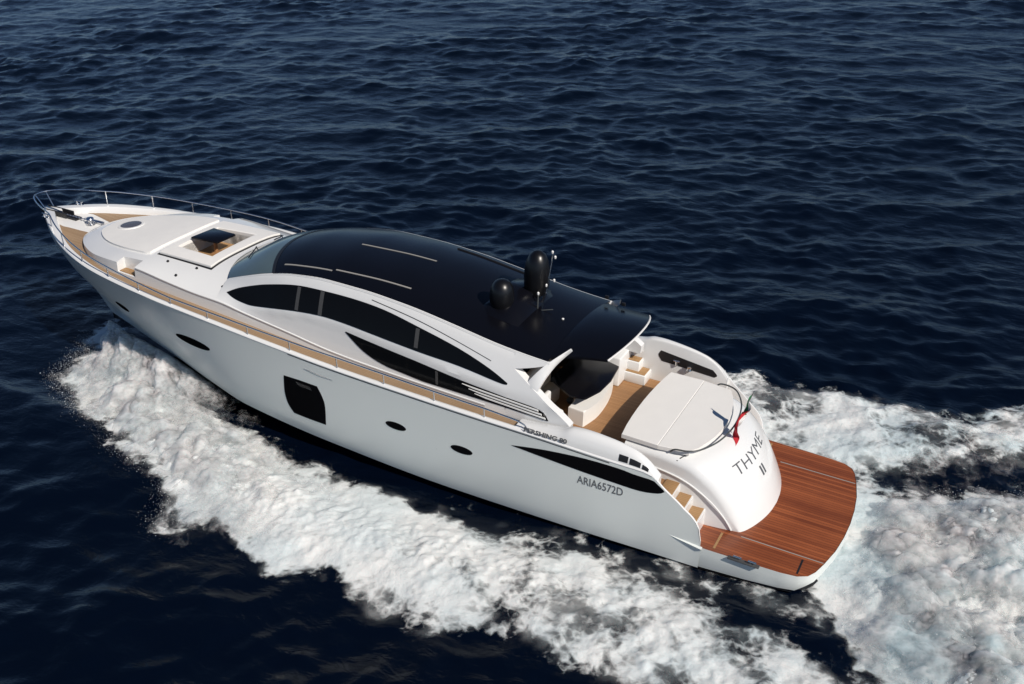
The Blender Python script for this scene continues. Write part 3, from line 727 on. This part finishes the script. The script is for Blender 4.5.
# cockpit sofa (curved front) and dark table
t = thing('cockpit_sofa', 'white curved cockpit bench on the teak floor behind the dark table', 'sofa', (6.55, -.5, 1.55))
pol = [(6.93, .62), (6.52, .66)]+spline([(6.50, .62), (6.40, .1), (6.42, -.5), (6.50, -1.0), (6.62, -1.42)], 5)+[(6.95, -1.42)]
MB().prism(pol[::-1], 1.55, 1.98, .035, 3).out('seat', VINYL, t, smooth=False)
t = thing('cockpit_table', 'large dark gloss table under the aft edge of the roof', 'table', (6.9, -.2, 1.55))
MB().prism([(7.62, .20), (6.90, .66), (6.52, .60), (6.36, .10), (6.33, -.5), (6.42, -1.20), (6.9, -1.35), (7.62, -1.25)][::-1], 2.27, 2.32, .012).out('tabletop', BLACK, t, angle=50)
MB().lathe([(.22, 0), (.22, .03), (.07, .06), (.07, .68), (.2, .72)], (7.15, -.3, 1.55), 18).out('pedestal', STEEL, t)
t = thing('cockpit_chair', 'pale upholstered chair half hidden under the roof beside the dark table', 'chair', (7.12, .98, 1.55))
MB().box((6.95, .80, 1.80), (7.35, 1.2, 1.99), .06, 3).out('seat', SATIN, t, angle=50)
MB().box((7.30, .80, 1.9), (7.42, 1.2, 2.40), .05, 3).out('backrest', SATIN, t, angle=50)
for x in (7.0, 7.3):
    for y in (.86, 1.14): MB().tube([(x, y, 1.55), (x, y, 1.83)], .02, 8).out('leg', STEEL, t)
t = thing('cockpit_bench', 'beige bench in the shade under the roof behind the dark table', 'sofa', (7.75, .6, 1.55))
MB().box((7.52, -.2, 1.56), (7.93, 1.75, 2.0), .06, 3).out('seat', BEIGE, t, angle=50)
MB().box((7.78, -.2, 2.0), (7.96, 1.75, 2.75), .07, 3).out('backrest', BEIGE, t, angle=50)
# ensign
t = thing('ensign_flag', 'small green, white and red flag drooping from a staff on the transom', 'flag', (3.02, .02, 2.35))
MB().tube([(3.10, .02, 2.2), (2.82, -.06, 3.30)], [.016, .012], 8).out('flagstaff', STEEL, t)
def cloth(u, v):
    top = np.array((2.835, -.055, 3.24)); bot = np.array((2.99, .0, 2.62)); p = top+(bot-top)*v
    out = np.array((.06, .34, -.66))*u*(.66+.25*v)
    fold = np.array((.10*math.sin(8*u+3*v)*u**.5, .13*math.sin(9*v+4*u)*u**.7, .06*math.sin(7*v+6*u)*u))
    return tuple(p+out+fold)
for a, b, mt, nm in ((0, 1/3, GREEN, 'green_stripe'), (1/3, 2/3, FLW, 'white_stripe'), (2/3, 1, RED, 'red_stripe')):
    MB().grid([[cloth(a+(b-a)*i/8, j/10) for j in range(11)] for i in range(9)]).out(nm, mt, t, angle=180)

# ---------------------------------------------------------------- the sea
def smooth(a, b, x): t = np.clip((x-a)/(b-a), 0, 1); return t*t*(3-2*t)
PERM = RNG.permutation(4096); GR = RNG.normal(size=(4096, 2)); GR /= np.linalg.norm(GR, axis=1)[:, None]
def perlin(x, y):
    xi = np.floor(x).astype(np.int64); yi = np.floor(y).astype(np.int64); xf = x-xi; yf = y-yi
    u = xf**3*(xf*(6*xf-15)+10); v = yf**3*(yf*(6*yf-15)+10)
    def g(i, j, a, b):
        h = GR[PERM[(PERM[(i) & 4095]+j) & 4095]]; return h[..., 0]*a+h[..., 1]*b
    n0 = g(xi, yi, xf, yf)*(1-u)+g(xi+1, yi, xf-1, yf)*u
    n1 = g(xi, yi+1, xf, yf-1)*(1-u)+g(xi+1, yi+1, xf-1, yf-1)*u
    return (n0*(1-v)+n1*v)*1.5
def fbm(x, y, o=5, g=.5, l=2.03):
    s = 0; a = 1
    for k in range(o): s = s+a*perlin(x+17.3*k, y-9.1*k); x = x*l; y = y*l; a *= g
    return s
def billow(x, y, o=5, g=.55):
    s = 0; a = 1; n = 0
    for k in range(o): s = s+a*np.abs(perlin(x+11.3*k, y+5.7*k)); n += a; x = x*2.07; y = y*2.07; a *= g
    return s/n
NW = 170
WL = np.exp(RNG.uniform(math.log(.55), math.log(6), NW)); WL[:14] = RNG.uniform(7, 19, 14); WK = 2*math.pi/WL
WDIR = math.radians(-58)+RNG.normal(0, .95, NW); WDIR[:14] = math.radians(-70)+RNG.normal(0, .5, 14)     # the chop runs roughly away from the viewer
WA = .0045*WL**.70*RNG.uniform(.5, 1.35, NW); WA[:14] = RNG.uniform(.008, .022, 14); WP = RNG.uniform(0, 2*math.pi, NW)
def waves(x, y):
    h = np.zeros_like(x); dx = np.zeros_like(x); dy = np.zeros_like(x)
    gust = .85+.62*fbm(x*.06, y*.06, 3)
    for k in range(NW):
        c, s = math.cos(WDIR[k]), math.sin(WDIR[k]); ph = WK[k]*(x*c+y*s)+WP[k]
        a = WA[k]; h += a*np.cos(ph); q = .75*a*np.sin(ph); dx -= q*c; dy -= q*s
    near = np.hypot((x-10)/16, (y-1)/6.5); damp = .35+.65*smooth(.6, 1.3, near)
    return h*damp*gust, dx*damp, dy*damp
# where the yacht has churned the water white
BOW_OUT = [(23.57, -.25), (22.6, 1.45), (21.9, 2.6), (20.7, 3.3), (19.3, 3.75), (17.6, 4.5), (15.5, 5.35), (14.03, 6.16), (12.43, 6.1), (11.14, 6.62), (9.88, 6.16), (8.29, 6.59), (6.81, 6.66), (5.99, 6.08), (5.03, 6.21), (4.03, 6.3), (3.47, 6.86), (3.02, 7.6), (0, 9.5), (-8, 12)]
BOW_IN = [(23.11, -.48), (21.06, .47), (18.19, 1.75), (15.92, 2.3), (14.28, 2.9), (11.8, 3.5), (9.83, 3.45), (8.79, 3.1), (6.88, 3.07), (4.92, 3.06), (3.46, 3.25), (2.05, 3.57), (.54, 3.91), (-1.06, 4.37), (-1.69, 5.2), (-8, 8)]
STERN = [(1.0, -2.0), (.55, -2.1), (-.48, -2.21), (-1.7, -3.1), (-3.17, -3.94), (-4.64, -4.59), (-12, -6.5), (-12, 6.5), (-4.8, 6.2), (-2.22, 5.32), (-1.49, 4.42), (-.5, 3.3), (.3, 2.5), (1.0, 2.2)]
STBD = [(10, -2.9), (8.2, -4.9), (6.2, -5.9), (4.92, -6.25), (4.07, -6.48), (3.21, -6.51), (.8, -6.84), (-1.26, -6.97), (-2.88, -8.5), (-4.58, -9.23), (-12, -11), (-12, -7), (-4.66, -5.1), (-3.05, -4.5), (-1.07, -3.5), (.32, -2.8), (.9, -2.6), (2.08, -2.75), (4, -2.75)]
def sdist(poly, x, y):
    """signed distance to an outline, positive inside"""
    d = np.full(x.shape, 1e9); ins = np.zeros(x.shape, bool); n = len(poly)
    for i in range(n):
        ax, ay = poly[i]; bx, by = poly[(i+1) % n]; ex, ey = bx-ax, by-ay
        t = np.clip(((x-ax)*ex+(y-ay)*ey)/(ex*ex+ey*ey), 0, 1)
        d = np.minimum(d, np.hypot(x-ax-t*ex, y-ay-t*ey))
        c = ((ay > y) != (by > y)) & (x < (bx-ax)*(y-ay)/((by-ay) if by != ay else 1e-9)+ax); ins ^= c
    return np.where(ins, d, -d)
def foam_field(x, y):
    """density 0..1 of the foam and its heap above the water"""
    wx = x+.36*fbm(x*.45, y*.45, 4)+.30*fbm(x*1.7+5, y*1.7, 4); wy = y+.36*fbm(x*.45+31, y*.45+7, 4)+.30*fbm(x*1.7, y*1.7+9, 4)
    b = sdist(BOW_OUT+BOW_IN[::-1], wx, wy); s = sdist(STERN, wx, wy); r = sdist(STBD, wx, wy)
    age = smooth(17, 3, x)                                    # old foam aft opens into lace
    big = fbm(x*.35+3, y*.35, 3); mid = fbm(x*1.1+9, y*1.1+4, 4)
    db = smooth(-.75, .6, b)*(1.0-.47*age-.06*smooth(3, -3, x)+.20*big*(.25+age)+.12*mid*(.4+age))
    ds = smooth(-.25, .7, s)*(.98+.14*big+.10*mid-.10*smooth(-2, -7, x)); dr = smooth(-.6, .9, r)*(.47+.22*big+.12*mid)
    dh = smooth(11, 4, x)*smooth(-4, -1, x)*smooth(3.9, 2.6, np.abs(y))*(.34+.30*mid)
    dens = np.clip(np.maximum(np.maximum(np.maximum(db, ds), dr), dh), 0, 1.1)
    bl = billow(x*.75, y*.75, 6, .6); b2 = billow(x*2.4+7, y*2.4, 4, .6)
    fresh = smooth(9, 20, x)
    hb = smooth(-.1, 1.4, b)*((.08+.50*fresh)*(.15+1.5*bl)+.16*b2)
    hs = smooth(.1, 1.9, s)*((.16+.36*smooth(.5, -3, x))*(.2+1.5*bl)+.14*b2)
    hr = smooth(0, 1, r)*(.09*(.3+1.7*bl)+.05*b2)
    return dens, np.maximum(np.maximum(hb, hs), hr)
def np_mesh(name, co, faces, smooth_=True):
    me = bpy.data.meshes.new(name); nv = len(co); nf = len(faces)
    me.vertices.add(nv); me.vertices.foreach_set('co', co.astype(np.float32).ravel())
    me.loops.add(nf*4); me.loops.foreach_set('vertex_index', faces.astype(np.int32).ravel())
    me.polygons.add(nf); me.polygons.foreach_set('loop_start', np.arange(0, nf*4, 4, dtype=np.int32)); me.polygons.foreach_set('loop_total', np.full(nf, 4, np.int32))
    me.update(calc_edges=True)
    me.polygons.foreach_set('use_smooth', np.ones(nf, bool)); return me
def gridfaces(n, m):
    i = np.arange(n-1)[:, None]*m+np.arange(m-1)[None, :]; i = i.ravel()
    return np.stack([i, i+1, i+m+1, i+m], 1)
# sheet: fine fan in front of the viewer, running out to the horizon, and a coarse fan closing the circle
cx, cy = CAM_P[0], CAM_P[1]
rad = [6.0]
while rad[-1] < 190: rad.append(rad[-1]*1.0042)
while rad[-1] < 9000: rad.append(rad[-1]*1.09)
rad = np.array(rad); az = np.radians(np.linspace(-150, 25, 760))
R, A = np.meshgrid(rad, az, indexing='ij'); X = cx+R*np.cos(A); Yy = cy+R*np.sin(A)
h, dx, dy = waves(X, Yy); fd = smooth(400, 150, R); fd2 = smooth(175, 130, R)
Z = h*fd; X = X+dx*fd2; Yy = Yy+dy*fd2
# the yacht presses a hollow beside the hull and pushes up a swell outside it
def hull_wave(x, y):
    inb = smooth(-1, 1.5, x)*smooth(25.5, 22, x)
    return -.10*inb*np.exp(-((np.abs(y)-2.7)/.7)**2)+.12*inb*np.exp(-((np.abs(y)-4.6-.06*(18-x))/1.0)**2)*smooth(3.5, 4, np.abs(y))
Z = Z+hull_wave(X, Yy)
co = np.stack([X, Yy, Z], -1).reshape(-1, 3); F = gridfaces(*X.shape)
az2 = np.radians(np.linspace(25, 210, 40)); r2 = np.array([.5, 6, 12, 25, 60, 150, 400, 1200, 3000, 9000.])
R2, A2 = np.meshgrid(r2, az2, indexing='ij'); co2 = np.stack([cx+R2*np.cos(A2), cy+R2*np.sin(A2), R2*0-.05], -1).reshape(-1, 3)
F2 = gridfaces(*R2.shape)+len(co)
r3 = np.array([.5, 3, 6.0]); R3, A3 = np.meshgrid(r3, np.radians(np.linspace(-150, 25, 40)), indexing='ij'); co3 = np.stack([cx+R3*np.cos(A3), cy+R3*np.sin(A3), R3*0-.05], -1).reshape(-1, 3)
F3 = gridfaces(*R3.shape)+len(co)+len(co2)
me = np_mesh('sea', np.concatenate([co, co2, co3]), np.concatenate([F, F2, F3])[:, ::-1])
sea = bpy.data.objects.new('sea', me); C.objects.link(sea); sea['kind'] = 'structure'
m = bpy.data.materials.new('sea_water'); m.use_nodes = True; t = m.node_tree; L = t.links.new; b = t.nodes['Principled BSDF']
b.inputs['Base Color'].default_value = (.0007, .0027, .0085, 1); b.inputs['Roughness'].default_value = .2; b.inputs['IOR'].default_value = 1.28
tc = N(t, 'TexCoord'); hs = []
for sc, st, rot in ((.55, (1, 1.9, 1), .5), (1.6, (1, 1.7, 1), .35), (5.0, (1, 1.4, 1), .6)):
    mp = N(t, 'Mapping'); mp.inputs['Rotation'].default_value = (0, 0, math.radians(28)+rot*.3); mp.inputs['Scale'].default_value = st
    no = N(t, 'TexNoise'); no.inputs['Scale'].default_value = sc; no.inputs['Detail'].default_value = 4; no.inputs['Distortion'].default_value = .6
    L(tc.outputs['Object'], mp.inputs[0]); L(mp.outputs[0], no.inputs['Vector']); hs.append(no)
bp = None
for no, d in zip(hs, (.075, .032, .009)):
    q = N(t, 'Bump'); q.inputs['Strength'].default_value = .9; q.inputs['Distance'].default_value = d; L(no.outputs[0], q.inputs['Height'])
    if bp: L(bp.outputs[0], q.inputs['Normal'])
    bp = q
L(bp.outputs[0], b.inputs['Normal'])
me.materials.append(m)

# ---------------------------------------------------------------- foam: its own sheet heaped on the water, holes and lace where it thins
fm = bpy.data.materials.new('white_foam'); fm.use_nodes = True; t = fm.node_tree; L = t.links.new; b = t.nodes['Principled BSDF']
b.inputs['Base Color'].default_value = (.78, .80, .80, 1); b.inputs['Roughness'].default_value = .9; b.inputs['Specular IOR Level'].default_value = .15
at = N(t, 'Attribute', attribute_name='dens'); tc = N(t, 'TexCoord')
wn = N(t, 'TexNoise'); wn.inputs['Scale'].default_value = .9; wn.inputs['Detail'].default_value = 5
L(tc.outputs['Object'], wn.inputs['Vector'])
vm = N(t, 'VectorMath', operation='MULTIPLY_ADD'); L(wn.outputs['Color'], vm.inputs[0]); vm.inputs[1].default_value = (.65, .65, .65); L(tc.outputs['Object'], vm.inputs[2])
def ridged(sc, det):
    n_ = N(t, 'TexNoise'); n_.inputs['Scale'].default_value = sc; n_.inputs['Detail'].default_value = det; n_.inputs['Roughness'].default_value = .62; L(vm.outputs[0], n_.inputs['Vector'])
    a = N(t, 'Math', operation='SUBTRACT'); L(n_.outputs[0], a.inputs[0]); a.inputs[1].default_value = .5
    c = N(t, 'Math', operation='ABSOLUTE'); L(a.outputs[0], c.inputs[0])
    d = N(t, 'Math', operation='MULTIPLY'); L(c.outputs[0], d.inputs[0]); d.inputs[1].default_value = 3.2
    return d
r1 = ridged(2.2, 9)
def lace(sc):
    v = N(t, 'TexVoronoi', feature='DISTANCE_TO_EDGE'); v.inputs['Scale'].default_value = sc; v.inputs['Randomness'].default_value = 1; L(vm.outputs[0], v.inputs['Vector'])
    o = N(t, 'Math', operation='MULTIPLY'); L(v.outputs['Distance'], o.inputs[0]); o.inputs[1].default_value = 1.35; return o
l1 = lace(1.9); l2 = lace(5.0)
nb = N(t, 'TexNoise'); nb.inputs['Scale'].default_value = 1.1; nb.inputs['Detail'].default_value = 10; nb.inputs['Roughness'].default_value = .68; L(tc.outputs['Object'], nb.inputs['Vector'])
nbm = N(t, 'MapRange'); nbm.inputs[1].default_value = .25; nbm.inputs[2].default_value = .75; nbm.inputs[4].default_value = .75; L(nb.outputs[0], nbm.inputs[0])
a1 = N(t, 'Math', operation='MULTIPLY_ADD'); L(l1.outputs[0], a1.inputs[0]); a1.inputs[1].default_value = .55; L(nbm.outputs[0], a1.inputs[2])
a2 = N(t, 'Math', operation='MULTIPLY_ADD'); L(l2.outputs[0], a2.inputs[0]); a2.inputs[1].default_value = .35; L(a1.outputs[0], a2.inputs[2])
mx = N(t, 'Math', operation='MULTIPLY_ADD'); L(r1.outputs[0], mx.inputs[0]); mx.inputs[1].default_value = .35; L(a2.outputs[0], mx.inputs[2])
sb = N(t, 'Math', operation='MULTIPLY_ADD'); L(at.outputs['Fac'], sb.inputs[0]); sb.inputs[1].default_value = 1.45
ng = N(t, 'Math', operation='MULTIPLY'); L(mx.outputs[0], ng.inputs[0]); ng.inputs[1].default_value = -1; L(ng.outputs[0], sb.inputs[2])
al = N(t, 'MapRange', interpolation_type='SMOOTHSTEP'); al.name = 'cover'; al.inputs[1].default_value = -.15; al.inputs[2].default_value = .34; L(sb.outputs[0], al.inputs[0])
ve = N(t, 'MapRange', interpolation_type='SMOOTHSTEP'); ve.inputs[1].default_value = .17; ve.inputs[2].default_value = .80; ve.inputs[4].default_value = .55   # thin milky film between the clots
vn = N(t, 'MapRange'); vn.inputs[1].default_value = .3; vn.inputs[2].default_value = .7; vn.inputs[3].default_value = .55; vn.inputs[4].default_value = 1.15; L(nb.outputs[0], vn.inputs[0])
vd = N(t, 'Math', operation='MULTIPLY'); L(at.outputs['Fac'], vd.inputs[0]); L(vn.outputs[0], vd.inputs[1]); L(vd.outputs[0], ve.inputs[0])
i1 = N(t, 'Math', operation='SUBTRACT'); i1.inputs[0].default_value = 1; L(al.outputs[0], i1.inputs[1])
i2 = N(t, 'Math', operation='SUBTRACT'); i2.inputs[0].default_value = 1; L(ve.outputs[0], i2.inputs[1])
i3 = N(t, 'Math', operation='MULTIPLY'); L(i1.outputs[0], i3.inputs[0]); L(i2.outputs[0], i3.inputs[1])
i4 = N(t, 'Math', operation='SUBTRACT'); i4.inputs[0].default_value = 1; L(i3.outputs[0], i4.inputs[1]); ve.name = 'film'
L(i4.outputs[0], b.inputs['Alpha'])
n3 = N(t, 'TexNoise'); n3.inputs['Scale'].default_value = 11; n3.inputs['Detail'].default_value = 8; n3.inputs['Roughness'].default_value = .65; L(vm.outputs[0], n3.inputs['Vector'])
q = N(t, 'Bump'); q.name = 'froth'; q.inputs['Strength'].default_value = .55; q.inputs['Distance'].default_value = .05; L(n3.outputs[0], q.inputs['Height']); L(q.outputs[0], b.inputs['Normal'])
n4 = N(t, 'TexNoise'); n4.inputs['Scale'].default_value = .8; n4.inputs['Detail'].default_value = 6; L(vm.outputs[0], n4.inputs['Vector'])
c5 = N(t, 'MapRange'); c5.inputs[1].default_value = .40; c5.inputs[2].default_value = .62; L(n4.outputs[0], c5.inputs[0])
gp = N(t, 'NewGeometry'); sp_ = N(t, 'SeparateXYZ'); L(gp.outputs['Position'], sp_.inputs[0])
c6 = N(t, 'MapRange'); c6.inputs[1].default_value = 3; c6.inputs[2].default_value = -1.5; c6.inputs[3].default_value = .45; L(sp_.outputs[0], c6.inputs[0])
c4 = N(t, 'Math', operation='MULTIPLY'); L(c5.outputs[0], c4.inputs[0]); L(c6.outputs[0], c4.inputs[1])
cm = N(t, 'Mix', data_type='RGBA'); cm.inputs[6].default_value = (.74, .755, .745, 1); cm.inputs[7].default_value = (.52, .62, .655, 1); L(c4.outputs[0], cm.inputs[0]); L(cm.outputs[2], b.inputs['Base Color'])  # mottled shading put into the colour; also the grey-blue of thin aerated foam
b.inputs['Subsurface Weight'].default_value = .6; b.inputs['Subsurface Radius'].default_value = (.25, .3, .3); b.inputs['Subsurface Scale'].default_value = .6
FS = .045
fx = np.arange(-9, 24.6, FS); fy = np.arange(-12, 13, FS); X, Y_ = np.meshgrid(fx, fy, indexing='ij')
dens, lift = foam_field(X, Y_); h, dx, dy = waves(X, Y_); keep = (dens > .03) & ~((np.abs(Y_) < np.minimum(2.35, .62*(22.9-X))) & (X > .95) & (X < 22.9))
Z = h+hull_wave(X, Y_)+lift*smooth(.05, .5, dens)+.02
FCO = np.stack([X+dx, Y_+dy, Z], -1).reshape(-1, 3); FF = gridfaces(*X.shape); kk = keep.ravel(); FF = FF[kk[FF].all(1)]; FD = dens.ravel()
mxy = np.stack([X.ravel(), Y_.ravel()], 1)[FF].mean(1)
isstern = (mxy[:, 0] < .6) & (mxy[:, 1] < 3.3+(.6-mxy[:, 0])*.62) & (mxy[:, 1] > -2.2-(.6-mxy[:, 0])*.50)
isport = ~isstern & (mxy[:, 1] > 0)
for name, sel, lab in (('bow_wave_foam', isport, 'thick white foam thrown out along the near side of the hull from the bow'), ('stern_wash', isstern, 'boiling white wash behind the swim platform'), ('wake_foam', ~isstern & ~isport, 'lacy white wake trailing off the far side of the stern')):
    F = FF[sel]; used = np.unique(F); mp = np.full(len(FCO), -1); mp[used] = np.arange(len(used))
    me = np_mesh(name, FCO[used], mp[F]); a = me.attributes.new('dens', 'FLOAT', 'POINT'); a.data.foreach_set('value', FD[used].astype(np.float32))
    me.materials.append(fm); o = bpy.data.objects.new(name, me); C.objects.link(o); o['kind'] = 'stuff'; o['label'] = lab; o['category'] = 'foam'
# sheets of water peeling off the bow, torn into spray: three leaves one above another
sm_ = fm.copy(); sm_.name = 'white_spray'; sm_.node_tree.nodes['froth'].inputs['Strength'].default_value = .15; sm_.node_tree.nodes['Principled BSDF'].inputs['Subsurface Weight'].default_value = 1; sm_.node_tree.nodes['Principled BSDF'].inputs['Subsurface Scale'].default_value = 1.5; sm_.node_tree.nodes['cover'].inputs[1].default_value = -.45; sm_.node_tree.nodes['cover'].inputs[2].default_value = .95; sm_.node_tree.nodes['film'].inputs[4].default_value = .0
def peel(k):
    us = np.linspace(0, 1, 190); vs = np.linspace(0, 1, 90); U, V = np.meshgrid(us, vs, indexing='ij')
    x = 23.0-8.0*U; y0 = np.interp(x, [14.5, 15.5, 17, 19, 20.5, 21.6, 22.4, 23.0], [2.35, 2.15, 1.75, 1.22, .78, .45, .15, .0])
    z0 = np.interp(x, [14.5, 17, 19, 21, 23], [.50, .62, .72, .60, .30])-.10-.04*k
    reach = np.interp(U, [0, .15, .5, 1], [1.2, 2.1, 2.0, 1.4])*(1-.12*k); top = np.interp(U, [0, .12, .45, 1], [.35, .65, .42, .05])*(1-.25*k)
    jag = fbm(x*1.6+9*k, V*3+k, 4)
    y = y0+reach*V+.15*jag*V; xx = x-1.0*V+.15*jag*V
    z = z0*(1-V)+top*np.sin(np.pi*np.clip(V, 0, 1)**.8)*(1+.35*jag)+.25*V+.05
    d = np.interp(V, [0, .12, .5, .8, 1], [.50, .58, .66, .55, .0])*smooth(0, .05, U)*smooth(1, .45, U)*(1+.25*jag)
    return np.stack([xx, y, z], -1).reshape(-1, 3), gridfaces(190, 90), np.clip(d, 0, 1).ravel()
P_ = [peel(k) for k in range(3)]; n0 = len(P_[0][0])
me = np_mesh('bow_spray', np.concatenate([p[0] for p in P_]), np.concatenate([p[1]+n0*i for i, p in enumerate(P_)]))
a = me.attributes.new('dens', 'FLOAT', 'POINT'); a.data.foreach_set('value', np.concatenate([p[2] for p in P_]).astype(np.float32))
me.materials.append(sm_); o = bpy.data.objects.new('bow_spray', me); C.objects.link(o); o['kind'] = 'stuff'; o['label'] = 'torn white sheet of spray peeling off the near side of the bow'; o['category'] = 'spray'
def leaf(x0, x1, y0, y1, step, up, k, mask):
    X, Y_ = np.meshgrid(np.arange(x0, x1, step), np.arange(y0, y1, step), indexing='ij')
    d, l = foam_field(X+.25*k, Y_-.12*k); w_ = mask(X, Y_); n_ = fbm(X*.8+40*k, Y_*.8-13*k, 5)
    d2 = np.clip(d*w_*(.50-.06*k)*(1+.9*n_), 0, .8); kk = d2 > .03
    Z = l+up*(.8+.45*n_)*smooth(.0, .5, d2)+.04; co = np.stack([X+.08*n_, Y_, Z], -1).reshape(-1, 3); F = gridfaces(*X.shape); F = F[kk.ravel()[F].all(1)]
    u = np.unique(F); mp = np.full(len(co), -1); mp[u] = np.arange(len(u)); return co[u], mp[F], d2.ravel()[u]
bowm = lambda x, y: smooth(9, 15, x)*smooth(0, .5, np.abs(y)-np.interp(x, [9, 15, 19, 22, 24], [2.5, 2.4, 1.6, .8, .2]))
stm = lambda x, y: smooth(.35, -.9, x)
lv = [leaf(9, 24.5, 0, 8, .07, .10+.13*k, k, bowm) for k in (0, 1, 2)]+[leaf(-8, .6, -6, 6.5, .07, .10+.12*k, k, stm) for k in (0, 1, 2)]
nn = np.cumsum([0]+[len(q[0]) for q in lv]); me = np_mesh('spray_mist', np.concatenate([q[0] for q in lv]), np.concatenate([q[1]+n for q, n in zip(lv, nn)]))
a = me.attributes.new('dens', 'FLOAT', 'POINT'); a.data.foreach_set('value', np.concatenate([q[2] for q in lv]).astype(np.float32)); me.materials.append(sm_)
o = bpy.data.objects.new('spray_mist', me); C.objects.link(o); o['kind'] = 'stuff'; o['label'] = 'soft white mist standing over the foam at the bow and behind the stern'; o['category'] = 'spray'
# loose drops flung from the foam: tiny octahedra
def drops(n, fn):
    c, r = fn(n); n = len(c)
    base = np.array([(1, 0, 0), (0, 1, 0), (-1, 0, 0), (0, -1, 0), (0, 0, 1), (0, 0, -1.)])
    co = (c[:, None, :]+base[None]*r[:, None, None]*RNG.uniform(.7, 1.5, (n, 6, 1))).reshape(-1, 3)
    f = np.array([(0, 1, 4), (1, 2, 4), (2, 3, 4), (3, 0, 4), (1, 0, 5), (2, 1, 5), (3, 2, 5), (0, 3, 5)])
    F = (f[None]+np.arange(n)[:, None, None]*6).reshape(-1, 3)
    return co, F
def fl(n):
    x = RNG.uniform(13.5, 23.3, n*3); y = RNG.uniform(0, 8, n*3); d, l = foam_field(x, y); edge = (d > .12)&(d < .8)&(y > np.interp(x, [13, 16, 18, 21, 23.3], [4.3, 3.6, 2.8, 1.6, .4]))
    fr = RNG.uniform(0, 1, n*3) < smooth(12, 20, x)*.8+.1; k = (edge & fr); x, y, l = x[k], y[k], l[k]
    z = np.abs(RNG.normal(0, .14, len(x)))+l*.8; x = x+RNG.normal(0, .15, len(x)); y = y+RNG.normal(.03, .14, len(x))
    return np.stack([x, y, z+.05], 1), np.exp(RNG.normal(math.log(.0031), .5, len(x)))
def fs(n):
    x = RNG.uniform(-5, .2, n); y = RNG.uniform(-3.5, 4.5, n); d, l = foam_field(x, y); k = d > .5; x, y, l = x[k], y[k], l[k]
    return np.stack([x, y, l+np.abs(RNG.normal(0, .14, len(x)))+.05], 1), np.exp(RNG.normal(math.log(.0045), .4, len(x)))
c1, f1 = drops(30000, fl); c2, f2 = drops(9000, fs); F = np.concatenate([f1, f2+len(c1)]); co = np.concatenate([c1, c2])
me = bpy.data.meshes.new('spray_drops'); me.from_pydata(co.tolist(), [], F.tolist()); me.update()
dm = pmat('spray_water', (.70, .71, .70), .8, vary=.02); me.materials.append(dm)
o = bpy.data.objects.new('spray_drops', me); C.objects.link(o); o['kind'] = 'stuff'; o['label'] = 'fine white drops flung up from the foam at the bow and stern'; o['category'] = 'spray'
